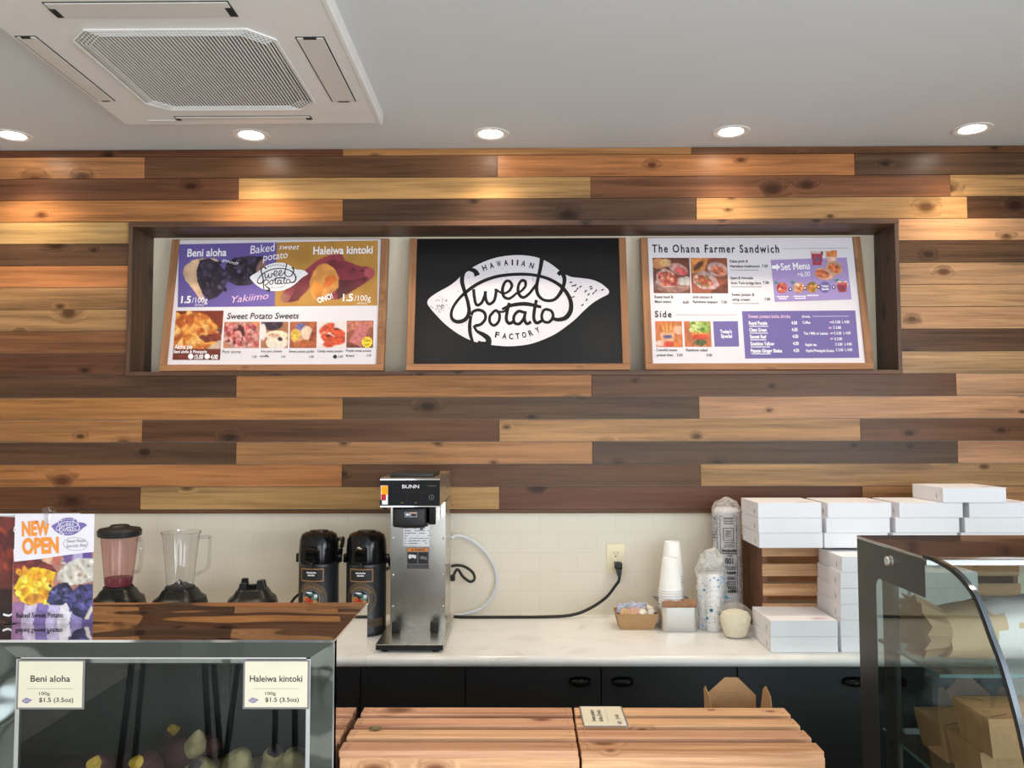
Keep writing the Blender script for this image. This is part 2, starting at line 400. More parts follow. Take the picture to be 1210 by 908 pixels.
M['bag_white'] = film('milky_bag_film', rgb(246, 246, 244), 0.62, 0.18, 38)
M['bag_clear'] = film('clear_bag_film', rgb(250, 251, 252), 0.30, 0.15, 46)
M['filter_film'] = film('thin_filter_bag_film', rgb(244, 244, 240), 0.16, 0.12, 46)
M['filter'] = plain('cream_paper_filters', rgb(238, 230, 204), 0.8, var=0.03, vs=30)
M['sleeve_film'] = film('clear_sleeve_film', rgb(250, 250, 252), 0.34, 0.2, 30)
M['lid_white'] = plain('white_lid_plastic', rgb(236, 234, 236), 0.4, var=0.02)
M['skin_purple'] = plain('red_purple_skin', rgb(84, 44, 48), 0.7, var=0.25, vs=26, bump=0.5, bs=40)
M['skin_tan'] = plain('pale_tan_skin', rgb(170, 154, 112), 0.8, var=0.42, vs=42, bump=0.5, bs=40)
M['flesh_yellow'] = plain('yellow_flesh', rgb(206, 168, 62), 0.6, var=0.2, vs=60)
M['flesh_dark'] = plain('dark_purple_flesh', rgb(70, 58, 62), 0.7, var=0.3, vs=60)
M['leaf'] = plain('dry_leaf', rgb(110, 104, 66), 0.6, var=0.2, vs=60)
M['lamp'] = emit('lit_lamp_lens', (1.0, 0.90, 0.76, 1), 22.0)
M['switch_glow'] = emit('lit_orange_switch', rgb(255, 120, 24), 1.5)
M['switch_red'] = plain('red_switch', rgb(196, 42, 36), 0.3)
M['floor_tile'] = None

def mat_floor():
    m, nt, b = mat('pale_floor_tiles'); co = N(nt, 'ShaderNodeTexCoord')
    br = N(nt, 'ShaderNodeTexBrick', i_Scale=1.0); br.offset = 0.0
    br.inputs['Color1'].default_value = rgb(150, 151, 144); br.inputs['Color2'].default_value = rgb(142, 143, 137); br.inputs['Mortar'].default_value = rgb(112, 112, 106)
    br.inputs['Mortar Size'].default_value = 0.006; br.inputs['Brick Width'].default_value = 0.6; br.inputs['Row Height'].default_value = 0.6
    nt.links.new(co.outputs['Object'], br.inputs['Vector']); nt.links.new(br.outputs['Color'], b.inputs['Base Color']); b.inputs['Roughness'].default_value = 0.4
    return m
def mat_splash():
    m, nt, b = mat('cream_splash_tiles'); co = N(nt, 'ShaderNodeTexCoord'); sp = N(nt, 'ShaderNodeSeparateXYZ'); cb = N(nt, 'ShaderNodeCombineXYZ')
    nt.links.new(co.outputs['Object'], sp.inputs[0]); nt.links.new(sp.outputs['X'], cb.inputs[0]); nt.links.new(sp.outputs['Z'], cb.inputs[1])
    br = N(nt, 'ShaderNodeTexBrick', i_Scale=1.0)
    br.inputs['Color1'].default_value = rgb(226, 218, 201); br.inputs['Color2'].default_value = rgb(223, 215, 197); br.inputs['Mortar'].default_value = rgb(219, 210, 192)
    br.inputs['Mortar Size'].default_value = 0.0016; br.inputs['Brick Width'].default_value = 0.152; br.inputs['Row Height'].default_value = 0.076
    nt.links.new(cb.outputs[0], br.inputs['Vector']); nt.links.new(br.outputs['Color'], b.inputs['Base Color']); b.inputs['Roughness'].default_value = 0.38
    return m
def mat_counter():
    m, nt, b = mat('white_marbled_worktop'); co = N(nt, 'ShaderNodeTexCoord')
    n1 = N(nt, 'ShaderNodeTexNoise', i_Scale=5.0, i_Detail=6.0, i_Distortion=1.5); nt.links.new(co.outputs['Object'], n1.inputs['Vector'])
    r = ramp(nt, [(0.26, rgb(210, 207, 202)), (0.40, rgb(225, 225, 224)), (0.7, rgb(231, 231, 231))])
    nt.links.new(n1.outputs['Fac'], r.inputs[0]); nt.links.new(r.outputs[0], b.inputs['Base Color']); b.inputs['Roughness'].default_value = 0.22
    return m
M['floor_tile'] = mat_floor(); M['splash'] = mat_splash(); M['countertop'] = mat_counter()

# ------------------------------------------------------------------ flat print helpers (local X = right, Z = up, -Y = towards the viewer)
def poly(bm, pts, y, mi):
    vs = [bm.verts.new((p[0], y, p[1])) for p in pts]
    try: f = bm.faces.new(vs)
    except ValueError: return
    f.normal_update()
    if f.normal.y > 0: f.normal_flip()
    f.material_index = mi
def text(bm, s, x, z, h, y, mi, w=None, align='l', bold=0.0, rot=0.0, shear=0.0, spacing=1.0):
    """letters S with capital height H, baseline left (or centre) at x,z; squeezed to width W; rot turns them in the plane"""
    cu = bpy.data.curves.new('letters', 'FONT'); cu.body = s; cu.size = 1.0; cu.offset = bold; cu.shear = shear; cu.space_character = spacing
    cu.resolution_u = 3; cu.fill_mode = 'BOTH'
    o = bpy.data.objects.new('letters', cu); me = bpy.data.meshes.new_from_object(o)
    if len(me.vertices):
        co = np.empty(len(me.vertices)*3, dtype=np.float32); me.vertices.foreach_get('co', co); co = co.reshape(-1, 3)
        sc = h/0.69; x0, x1 = co[:, 0].min(), co[:, 0].max()
        sx = sc if w is None else w/max(x1-x0, 1e-6)
        X = (co[:, 0]-x0)*sx; Z = co[:, 1]*sc
        if align == 'c': X = X - (x1-x0)*sx/2
        if align == 'r': X = X - (x1-x0)*sx
        c, q = math.cos(rot), math.sin(rot)
        vs = [bm.verts.new((x + a*c - b*q, y, z + a*q + b*c)) for a, b in zip(X, Z)]
        for p in me.polygons:
            try: f = bm.faces.new([vs[i] for i in p.vertices])
            except ValueError: continue
            f.normal_update()
            if f.normal.y > 0: f.normal_flip()
            f.material_index = mi
    bpy.data.meshes.remove(me); bpy.data.objects.remove(o); bpy.data.curves.remove(cu)
def ribbon(bm, pts, wid, y, mi, n=6, closed=False, fn=None):
    """a pen stroke through PTS (2-D) of width WID (number or list per point)"""
    P = [Vector((p[0], p[1], 0)) for p in pts]; Q = spline(P, n, closed)
    wl = wid if isinstance(wid, (list, tuple)) else None
    vs = []
    L = len(Q)
    for i, p in enumerate(Q):
        t = (Q[(i+1) % L] - Q[i-1]) if closed else (Q[min(i+1, L-1)] - Q[max(i-1, 0)])
        if t.length < 1e-9: t = Vector((1, 0, 0))
        t.normalize(); nn = Vector((-t.y, t.x, 0))
        if wl:
            k = i/max(L-1, 1)*(len(wl)-1); a = int(k); hw = (wl[a] + (wl[min(a+1, len(wl)-1)]-wl[a])*(k-a))/2
        else: hw = wid/2
        a, b = p + nn*hw, p - nn*hw
        if fn: a, b = fn(a.x, a.y), fn(b.x, b.y)
        else: a, b = (a.x, a.y), (b.x, b.y)
        vs.append((bm.verts.new((a[0], y, a[1])), bm.verts.new((b[0], y, b[1]))))
    prs = list(zip(vs, vs[1:])) + ([(vs[-1], vs[0])] if closed else [])
    for (a, b), (c, d) in prs:
        f = bm.faces.new((a, b, d, c)); f.normal_update()
        if f.normal.y > 0: f.normal_flip()
        f.material_index = mi
def disc(bm, x, z, rx, rz, y, mi, n=24, rot=0.0):
    c, s = math.cos(rot), math.sin(rot)
    poly(bm, [(x + rx*math.cos(a)*c - rz*math.sin(a)*s, z + rx*math.cos(a)*s + rz*math.sin(a)*c) for a in [2*PI*i/n for i in range(n)]], y, mi)
def homog(src, dst):
    A = []; b = []
    for (x, y), (u, v) in zip(src, dst):
        A.append([x, y, 1, 0, 0, 0, -u*x, -u*y]); b.append(u); A.append([0, 0, 0, x, y, 1, -v*x, -v*y]); b.append(v)
    h = np.append(np.linalg.solve(np.array(A, float), np.array(b, float)), 1).reshape(3, 3)
    def f(x, y):
        q = h @ np.array([x, y, 1.0]); return (q[0]/q[2], q[1]/q[2])
    return f
class Picture:
    """a small printed photograph: painted in the units of the drawing it is traced in, stored as ink on a fine grid"""
    def __init__(s, x0, y0, x1, y1, nx, ny, bg, amp=0.10, sc=6.0, seed=1):
        s.q = (x0, y0, x1, y1); s.nx, s.ny = nx, ny
        s.X, s.Y = np.meshgrid(np.linspace(x0, x1, nx), np.linspace(y0, y1, ny)); s.px = (x1-x0)/(nx-1)
        s.rng = np.random.RandomState(seed); s.I = np.zeros((ny, nx, 3)); s.I[:] = np.array(bg)/255.0
        s.I *= 1 + amp*s.noise(sc)[..., None]
    def noise(s, sc):
        g = s.rng.rand(40, 40)*2-1
        u = (s.X-s.q[0])/(s.q[2]-s.q[0])*sc % 38; v = (s.Y-s.q[1])/(s.q[2]-s.q[0])*sc % 38
        a, b = u.astype(int), v.astype(int); fu, fv = u-a, v-b; fu = fu*fu*(3-2*fu); fv = fv*fv*(3-2*fv)
        return (g[b, a]*(1-fu)+g[b, a+1]*fu)*(1-fv) + (g[b+1, a]*(1-fu)+g[b+1, a+1]*fu)*fv
    def put(s, mask, col, amp=0.0, sc=14.0):
        c = np.array(col)/255.0; c = c[None, None, :]*np.ones_like(s.I)
        if amp: c = np.clip(c*(1 + amp*(s.noise(sc)+0.6*s.noise(sc*2.3)))[..., None], 0, 1)
        s.I = s.I*(1-mask[..., None]) + c*mask[..., None]
    def ell(s, cx, cy, rx, ry, col, rot=0.0, amp=0.0, sc=14.0, soft=None):
        c, q = math.cos(math.radians(rot)), math.sin(math.radians(rot)); dx, dy = s.X-cx, s.Y-cy
        d = np.hypot((dx*c+dy*q)/rx, (-dx*q+dy*c)/ry); e = soft if soft is not None else s.px/min(rx, ry)
        s.put(np.clip((1-d)/max(e, 1e-6)+0.5, 0, 1), col, amp, sc); return s
    def poly(s, pts, col, amp=0.0, sc=14.0):
        n = len(pts); inside = np.zeros_like(s.X, bool); j = n-1
        for i in range(n):
            xi, yi = pts[i]; xj, yj = pts[j]
            if yi != yj:
                cnd = ((yi > s.Y) != (yj > s.Y)) & (s.X < (xj-xi)*(s.Y-yi)/(yj-yi)+xi); inside ^= cnd
            j = i
        s.put(inside.astype(float), col, amp, sc); return s
    def specks(s, n, x0, y0, x1, y1, r, cols, amp=0.2):
        for _ in range(n):
            c = cols[s.rng.randint(len(cols))]
            s.ell(s.rng.uniform(x0, x1), s.rng.uniform(y0, y1), r*s.rng.uniform(0.6, 1.4), r*s.rng.uniform(0.5, 1.0), c, s.rng.uniform(0, 180), amp)
        return s
    def build(s, name, fn, y, parent, label=None, mask=None, m=None):
        me = bpy.data.meshes.new(name); nx, ny = s.nx, s.ny
        P = [fn(x, yy) for x, yy in zip(s.X.ravel(), s.Y.ravel())]
        vs = [(p[0], y, p[1]) for p in P]
        fs = []
        for b in range(ny-1):
            for a in range(nx-1):
                if mask is not None and not (mask[b, a] and mask[b+1, a+1]): continue
                fs.append((b*nx+a, (b+1)*nx+a, (b+1)*nx+a+1, b*nx+a+1))
        me.from_pydata(vs, [], fs)
        at = me.color_attributes.new('ink', 'FLOAT_COLOR', 'POINT'); I = np.clip(s.I*0.93, 0, 1)
        Lc = np.where(I <= 0.04045, I/12.92, ((I+0.055)/1.055)**2.4).reshape(-1, 3)
        at.data.foreach_set('color', np.hstack([Lc, np.ones((len(Lc), 1))]).astype(np.float32).ravel())
        me.materials.append(m or M['picture'])
        o = link(name, me, parent)
        if label: o['label'] = label
        return o

# ================================================================== THE ROOM
XL, XR, YF, YB, ZC = -2.6, 2.9, -3.0, 3.30, 2.768
structure(obj('floor', bx(XL-0.1, XR+0.1, YF-0.1, YB+0.3, -0.1, 0.0), M['floor_tile']), 'pale tiled shop floor')
structure(obj('ceiling', bx(XL-0.1, XR+0.1, YF-0.1, YB+0.3, ZC, ZC+0.1), M['white_paint']), 'plain white ceiling')
structure(obj('wall_left', bx(XL-0.1, XL, YF-0.1, YB+0.3, 0, ZC), M['plaster']))
bm = B()                                                   # right wall with a window opening
for q in ((YF-0.1, -2.15, 0, ZC), (0.35, YB+0.3, 0, ZC), (-2.15, 0.35, 0, 0.5), (-2.15, 0.35, 2.4, ZC)):
    box(bm, XR, XR+0.1, q[0], q[1], q[2], q[3])
structure(obj('wall_right', bm, M['plaster']))
bm = B()                                                   # shop front with two tall openings
for q in ((XL-0.1, -2.4, 0, ZC), (-1.1, -0.2, 0, ZC), (2.5, XR+0.1, 0, ZC), (-2.4, -1.1, 0, 0.25), (-2.4, -1.1, 2.45, ZC), (-0.2, 2.5, 0, 0.25), (-0.2, 2.5, 2.45, ZC)):
    box(bm, q[0], q[1], YF-0.1, YF, q[2], q[3])
structure(obj('wall_front', bm, M['plaster']))
# back wall: cream tiles below, a niche above
NX0, NX1, NZ0, NZ1 = -1.558, 1.500, 1.860, 2.446           # inner faces of the niche
bm = B()
box(bm, XL-0.1, XR+0.1, 3.318, 3.6, 0, 1.40, mi=0)
for q in ((XL-0.1, NX0-0.01, 1.40, ZC), (NX1+0.01, XR+0.1, 1.40, ZC), (NX0-0.01, NX1+0.01, 1.40, NZ0-0.01), (NX0-0.01, NX1+0.01, NZ1+0.01, ZC)):
    box(bm, q[0], q[1], 3.318, 3.6, q[2], q[3], mi=1)
box(bm, NX0-0.01, NX1+0.01, 3.482, 3.6, NZ0-0.01, NZ1+0.01, mi=1)
wall_back = structure(obj('wall_back', bm, [M['splash'], M['niche_paint']]), 'back wall with cream tiles below stained boards')
# stained boards in courses; the butt joints of every course as laid
Lt = [(170,122,78), (176,130,85), (164,115,72), (178,134,88), (166,124,83)]
Dk = [(98,65,44), (104,70,47), (90,59,40), (108,74,50), (96,64,46)]
Md = [(128,84,56)]
def tone(k):
    c = random.choice({'L': Lt, 'D': Dk, 'M': Md}[k[0]])
    if k[1:]: c = {'o': (174,117,71), 'y': (177,136,90), 'p': (180,141,103), 'r': (102,67,46), 'g': (90,66,47)}[k[1]]
    return tuple(lin(v)*random.uniform(0.94, 1.06) for v in c)
courses = [
    (0, [-1.509, -.082, 1.351], 'Dr Ly Dr L'), (1, [-.707, .716], 'Lo D Ly'), (2, [-1.13, .288, 1.731], 'Dg L Dg Lp'),
    (3, [-1.508, -.081, 1.35], 'L Dr L D'), (4, [-.706, .713], 'Lo Dg Lp'), (5, [-1.134, .287, 1.733], 'Dg Lo D Lp'),
    (6, [0, ], 'Dr Lp'), (7, [0, 2.10], 'M Dg D'), (8, [0], 'L Lp'), (9, [0, 2.19], 'L Lp D'), (10, [0], 'Lo Lp'), (11, [0], 'Dg Dg'), (12, [0], 'Ly Lp'),
    (13, [-.713, .714, 1.799], 'Lo Dg L D'), (14, [-1.137, .289, 1.734], 'D Ly M Ly'), (15, [-1.521, -.087, 1.353], 'L D Lo Dg'), (16, [-.715, .697], 'Dr L D')]
bm = B(); cl = bm.loops.layers.float_color.new('board_stain'); sl = bm.faces.layers.float.new('board_seed')
P0, PH = 1.312, 0.0891
def board(x0, x1, z0, z1, col, seed):
    n0 = len(bm.faces)
    vs = box(bm, x0+0.0008, x1-0.0008, 3.300 + random.uniform(0, 0.0012), 3.318, z0+0.0011, z1-0.0011)
    for f in {f for v in vs for f in v.link_faces}:
        f[sl] = seed
        for lp in f.loops: lp[cl] = (*col, 1)
for k, cuts, tones in courses:
    z0, z1 = P0 + PH*k, min(P0 + PH*(k+1), ZC-0.001)
    xs = [XL] + cuts + [XR]
    for (a, b), t in zip(zip(xs, xs[1:]), tones.split()):
        c, sd = tone(t), random.uniform(0, 60)
        if 6 <= k <= 12:
            if a < NX0-0.016: board(a, min(b, NX0-0.016), z0, z1, c, sd)
            if b > NX1+0.016: board(max(a, NX1+0.016), b, z0, z1, c, sd)
        else: board(a, b, z0, z1, c, sd)
        if k == 6 or k == 12: pass
board(XL, XR, 1.295, P0, tone('Dr'), 3.3)
obj('board_cladding', bm, M['planks'], wall_back, sharp=None, label='stained softwood boards in light and dark courses')
# niche surround
structure(obj('trim_1', bx(NX0-0.018, NX1+0.018, 3.286, 3.482, NZ1, NZ1+0.021, 0.001), M['niche_wood']), 'dark head board of the menu niche')
structure(obj('trim_2', bx(NX0-0.018, NX1+0.018, 3.286, 3.482, NZ0-0.016, NZ0, 0.001), M['niche_wood']), 'dark sill board of the menu niche')
structure(obj('trim_3', bx(NX0-0.016, NX0, 3.286, 3.482, NZ0, NZ1, 0.001), M['niche_wood_v']), 'left upright of the menu niche')
structure(obj('trim_4', bx(NX1, NX1+0.016, 3.286, 3.482, NZ0, NZ1, 0.001), M['niche_wood_v']), 'right upright of the menu niche')

# ================================================================== CEILING THINGS
def downlight(x, y, label, lit=True):
    t = thing('recessed_downlight', label, 'light', (x, y, ZC), 0, 'recessed ceiling downlights')
    bm = B(); lathe(bm, [(0.046, -0.001), (0.056, -0.0045), (0.068, -0.004), (0.072, -0.0005)], 40, cap=False); obj('trim_ring', bm, M['ac_white'], t)
    bm = B(); lathe(bm, [(0.0001, -0.003), (0.03, -0.0028), (0.046, -0.0012)], 36, cap=False); bmesh.ops.reverse_faces(bm, faces=bm.faces); obj('lamp_lens', bm, M['lamp'], t)
    l = bpy.data.lights.new('downlight_bulb', 'SPOT'); l.energy = DOWN_W; l.color = (1.0, 0.81, 0.58); l.spot_size = math.radians(112); l.spot_blend = 0.9; l.shadow_soft_size = 0.045
    o = link('downlight_bulb', l, None, (x, y, ZC-0.012))
    return t
nm = ['first lit downlight from the left end of the ceiling row', 'lit downlight above the purple and gold menu board', 'lit downlight above the left half of the black logo sign',
      'lit downlight above the white sandwich menu board', 'last lit downlight at the right end of the ceiling row']
for x in (-1.5, -0.5, 0.5, 1.5): downlight(x, 1.84, 'downlight in the ceiling row above the customer side of the counter')
for x, y, n in zip((-1.958, -1.036, -0.109, 0.814, 1.727), (3.13, 3.14, 3.14, 3.13, 3.115), nm): downlight(x, y, n)

t = thing('ceiling_air_conditioner', 'white four-way cassette air conditioner set in the ceiling above the counter', 'air conditioner', (-0.957, 2.455, ZC))
H = 0.468
bm = B(); frustum(bm, (-H+0.012, H-0.012, -H+0.012, H-0.012), (-H, H, -H, H), -0.042, -0.030); box(bm, -H, H, -H, H, -0.030, 0.0)
obj('panel', bm, M['ac_white'], t)
def louver(name, cx, cy, lx, ly, par):
    f = obj(name, bx(cx-lx, cx+lx, cy-ly, cy+ly, -0.0455, -0.0415, 0.0012), M['ac_louver'], par)
    bm = B(); e = 0.004                                    # the dark slot around the flap
    for q in ((-lx-e, lx+e, -ly-e, -ly), (-lx-e, lx+e, ly, ly+e), (-lx-e, -lx, -ly, ly), (lx, lx+e, -ly, ly)):
        box(bm, cx+q[0], cx+q[1], cy+q[2], cy+q[3], -0.0430, -0.0418)
    s = 1 if lx > ly else 0
    for k in (-1, 1):                                      # hinge notches
        if s: box(bm, cx+k*(lx-0.006)-0.009, cx+k*(lx-0.006)+0.009, cy-ly*0.3, cy+ly*0.9, -0.0462, -0.0418)
        else: box(bm, cx-lx*0.5, cx+lx*0.5, cy+k*(ly-0.002)-0.004, cy+k*(ly-0.002)+0.004, -0.0462, -0.0418)
    obj('slot', bm, M['ac_dark'], f)
louver('air_flap', 0.372, 0.028, 0.037, 0.225, t); louver('air_flap', -0.418, 0.012, 0.026, 0.225, t)
louver('air_flap', -0.027, -0.357, 0.236, 0.037, t); louver('air_flap', -0.013, 0.398, 0.236, 0.014, t)
# intake grille: chamfered frame and diagonal-looking fine bars
gx, gy = -0.010, 0.030; g = 0.285; c = 0.062
octo = [(gx-g+c, gy-g), (gx+g-c, gy-g), (gx+g, gy-g+c), (gx+g, gy+g-c), (gx+g-c, gy+g), (gx-g+c, gy+g), (gx-g, gy+g-c), (gx-g, gy-g+c)]
bm = B(); prism(bm, octo, 'z', -0.0425, -0.0418); gp = obj('intake_recess', bm, M['ac_dark'], t)
bm = B(); g2 = g
n = 54
for i in range(n):
    x = gx - g + (i+0.5)*2*g/n
    k = max(0, abs(x-gx)-(g-c)); y0, y1 = gy-g+k, gy+g-k
    box(bm, x-0.00205, x+0.00205, y0, y1, -0.0462, -0.0424)
for k in range(4):
    s = 0.975 - k*0.03
    pts = [Vector(((p[0]-gx)*s+gx, (p[1]-gy)*s+gy, -0.0468)) for p in octo]
    tube(bm, pts, 0.0018, 4, closed=True)
pts = [Vector((p[0], p[1], -0.0455)) for p in octo]; tube(bm, pts, 0.0035, 6, closed=True)
obj('intake_grille', bm, M['ac_white'], t)
bm = B(); box(bm, H-0.016, H-0.001, -H+0.004, H-0.004, -0.0445, -0.030, 0.002); obj('edge_strip', bm, M['ac_white'], t)
obj('receiver_cover', bx(-0.36, -0.25, 0.415, 0.424, -0.0445, -0.0415, 0.001), M['ac_louver'], t)

# ================================================================== MENU BOARDS IN THE NICHE
TILT = math.atan2(0.100, 0.536); PHT = math.hypot(0.100, 0.536)
def board_frame(name, label, xc, wd, cat='menu board', group=None, panel='paper'):
    t = thing(name, label, cat, (xc, 3.334, 1.8635), 0, group); t.rotation_euler = (-TILT, 0, 0)
    fw, z0 = 0.030, 0.027                                   # local: panel bottom at z0, centre x = 0
    for nme, q, m in (('frame_rail', (-wd/2-fw, wd/2+fw, 0.0, z0), 'frame_wood'), ('frame_rail', (-wd/2-fw, wd/2+fw, z0+PHT, z0+PHT+0.010), 'frame_wood'),
                      ('frame_stile', (-wd/2-fw, -wd/2, z0, z0+PHT), 'frame_wood_v'), ('frame_stile', (wd/2, wd/2+fw, z0, z0+PHT), 'frame_wood_v')):
        obj(nme, bx(q[0], q[1], 0.004 if q[3] > z0+PHT+0.001 else -0.012, 0.024, q[2], min(q[3], z0+PHT+0.006), 0.0015), M[m], t)
    p = obj('panel', bx(-wd/2, wd/2, -0.004, 0.018, z0, z0+PHT), M[panel], t)
    return t, p, z0
def quad_map(corners, wd, z0):
    return homog(corners, [(-wd/2, z0+PHT), (wd/2, z0+PHT), (wd/2, z0), (-wd/2, z0)])
def maptext(bm, fn, s, x, y, x2, hpx, lay, mi, align='l', bold=0.0, shear=0.0, rot=None, y2=None, sp=1.0):
    """baseline from drawing point x,y to x2,y2 (same y if none), capital height hpx in drawing units"""
    a = fn(x, y); b = fn(x2, y2 if y2 is not None else y); c = fn(x, y-hpx)
    w_ = math.hypot(b[0]-a[0], b[1]-a[1]); h_ = math.hypot(c[0]-a[0], c[1]-a[1])
    text(bm, s, a[0], a[1], h_, lay, mi, w_, 'l', bold, math.atan2(b[1]-a[1], b[0]-a[0]), shear, sp)
def mp(fn, pts): return [fn(*p) for p in pts]
def rrect(x0, y0, x1, y1, r, n=5):
    out = []
    for cx, cy, a0 in ((x1-r, y0+r, -90), (x1-r, y1-r, 0), (x0+r, y1-r, 90), (x0+r, y0+r, 180)):
        for i in range(n+1):
            a = math.radians(a0 + 90*i/n); out.append((cx+r*math.cos(a), cy+r*math.sin(a)))
    return out

# the shop's sweet-potato emblem, traced once in its own drawing units
LOGO_OUT = [(146,405),(158,382),(200,353),(250,326),(290,297),(325,262),(370,232),(410,211),(460,191),(520,177),(590,171),(650,175),(705,188),(755,213),(797,245),(825,265),(860,281),(905,287),(955,294),(995,309),(1025,330),(1043,350),(1038,368),(1000,388),(960,414),(920,450),(880,490),(830,530),(780,564),(720,592),(660,612),(600,621),(540,623),(470,617),(400,605),(350,587),(300,560),(240,516),(190,466),(157,428)]
LOGO_STROKES = [
    ([(396,272),(384,250),(352,240),(326,258),(320,300),(333,350),(350,405),(356,455),(338,490),(300,502),(271,485),(270,445),(298,396),(345,350),(410,307),(490,278),(580,267),(670,270),(750,291),(815,332),(854,390),(858,445),(834,482),(795,492),(768,484)], [30,22,18,22,20,17,18,20,20,17,14,14,17,17,16,15,15,17,19,22,24,19,15]),
    ([(716,190),(708,240),(697,290),(690,335),(700,372),(730,396),(775,394),(806,362),(824,318),(826,285),(812,258),(795,270)], [22,18,16,18,16,14,15,18,18,20,24,18]),
    ([(378,340),(383,385),(394,418),(418,408),(434,372),(438,350)], 15), ([(436,350),(440,392),(456,414),(480,398),(490,358),(488,338)], 15),
    ([(488,342),(505,352),(528,362),(556,348),(568,322),(555,300),(535,305),(522,340),(530,378),(558,386),(590,362)], [11,11,12,13,15,13,14,16,15,14,12]),
    ([(588,362),(612,352),(634,328),(634,303),(616,298),(600,325),(602,362),(624,382),(655,362),(688,318)], [12,12,13,15,13,14,16,15,14,13]),
    ([(368,470),(376,452),(404,443),(432,456),(438,486),(416,514),(386,522)], 15), ([(366,472),(360,520),(364,565),(376,602)], [14,18,18,12]),
    ([(380,520),(396,548),(428,566),(452,586),(452,612),(424,612),(402,600)], [12,14,22,28,30,24,10]),
    ([(470,460),(490,446),(508,466),(504,500),(482,520),(462,506),(460,476),(474,458)], 14), ([(506,452),(528,452),(545,440)], 11),
    ([(556,408),(546,450),(542,490),(556,510),(580,500)], 16), ([(520,440),(570,420),(640,414),(714,430)], [12,18,20,14]),
    ([(628,456),(602,450),(580,474),(582,506),(606,512),(628,486),(636,452)], 15), ([(636,450),(632,490),(644,512),(664,502)], 15),
    ([(690,394),(680,445),(678,488),(692,508),(716,498)], 16), ([(738,440),(764,450),(772,480),(752,504),(726,500),(716,474),(726,446),(744,440)], 14), ([(762,482),(790,490),(806,490)], 12)]
def logo(bm, fn, y0, dy, mo, ms, fine=True, nst=6, fat=1.0, letters=True):
    """fn maps drawing units to the board; mo/ms = material slots of the body and the strokes"""
    poly(bm, mp(fn, [(p.x, p.y) for p in spline([(a, b, 0) for a, b in LOGO_OUT], 3, True)]), y0, mo)
    for i, (pts, wd) in enumerate(LOGO_STROKES):
        wd = [q*fat for q in wd] if isinstance(wd, list) else wd*fat
        ribbon(bm, pts, wd, y0-dy*(1+0.15*(i % 4)), ms, nst, fn=fn)
    if letters:
        for s, pts in (('HAWAIIAN', [(436,246),(471,235),(506,227),(540,222),(570,221),(594,222),(622,226),(662,237)]), ('FACTORY', [(495,580),(532,586),(566,588),(600,586),(634,580),(668,570),(702,555)])):
            for i, ch in enumerate(s):
                x, y = pts[i]; dx = pts[min(i+1, len(pts)-1)][0]-pts[max(i-1, 0)][0]; dyy = pts[min(i+1, len(pts)-1)][1]-pts[max(i-1, 0)][1]
                a = math.atan2(dyy, dx); wd = 7 if ch == 'I' else 21
                hh = 27
                maptext(bm, fn, ch, x-wd/2*math.cos(a), y-wd/2*math.sin(a), x+wd/2*math.cos(a), hh, y0-dy, ms, bold=0.03, y2=y+wd/2*math.sin(a))
    if fine:
        rg = random.Random(5)
        for _ in range(150):
            x, y = rg.uniform(180, 1010), rg.uniform(190, 610)
            if ((x-560)/420)**2 + ((y-400)/215)**2 > 0.9: continue
            r = rg.uniform(1.2, 3.2); q = fn(x, y); e = fn(x+r, y); rr = abs(e[0]-q[0]); disc(bm, q[0], q[1], rr, rr*0.7, y0-dy*0.6, ms, 5)
        for _ in range(46):
            x, y = rg.gauss(215, 24), rg.gauss(415, 26); r = rg.uniform(2, 4.5); q = fn(x, y); e = fn(x+r, y); rr = abs(e[0]-q[0]); disc(bm, q[0], q[1], rr, rr*0.6, y0-dy*0.6, ms, 6, rg.uniform(0, 3))
        for x, y, a in [(858,308,.4),(880,322,.9),(868,325,.2),(890,340,1.1),(880,352,.5),(930,352,1),(945,368,.8),(958,340,.4),(968,362,.9),(980,350,1.1),(1012,346,.3),(955,330,.2),(935,395,.9),(915,420,.6),(870,380,.3),(905,330,.8)]:
            q = fn(x, y); e = fn(x+9, y); rr = abs(e[0]-q[0]); disc(bm, q[0], q[1], rr, rr*0.38, y0-dy*0.6, ms, 7, a)

# ---- black sign in the middle
WC = 0.843
t, p, z0 = board_frame('sign_board', 'black sign with a white sweet potato emblem between the two menu boards', -0.0065, WC, 'sign', None, 'sign_black')
fn = quad_map([(92,85),(1088,92),(1110,708),(80,715)], WC, z0)
bm = B(); logo(bm, fn, -0.0046, 0.0006, 0, 1)
obj('emblem', bm, [M['paper'], M['sign_black']], p, sharp=None, label='white sweet potato emblem with brush lettering')

# ---- left menu: baked sweet potato
WL = 0.849
t, p, z0 = board_frame('menu_board', 'menu board with a purple and gold banner of baked sweet potatoes', -1.0025, WL, 'menu board', None)
fn = quad_map([(125,97),(1088,112),(1073,693),(75,697)], WL, z0)
S = Picture(120, 118, 1072, 420, 240, 78, (110, 94, 168), 0.05, 8, 3)
S.poly([(596,100),(1080,100),(1080,430),(590,430)], (192, 142, 66), 0.06)
S.poly([(125,80),(144,121),(142,140),(120,420),(110,430)], (110, 94, 168))
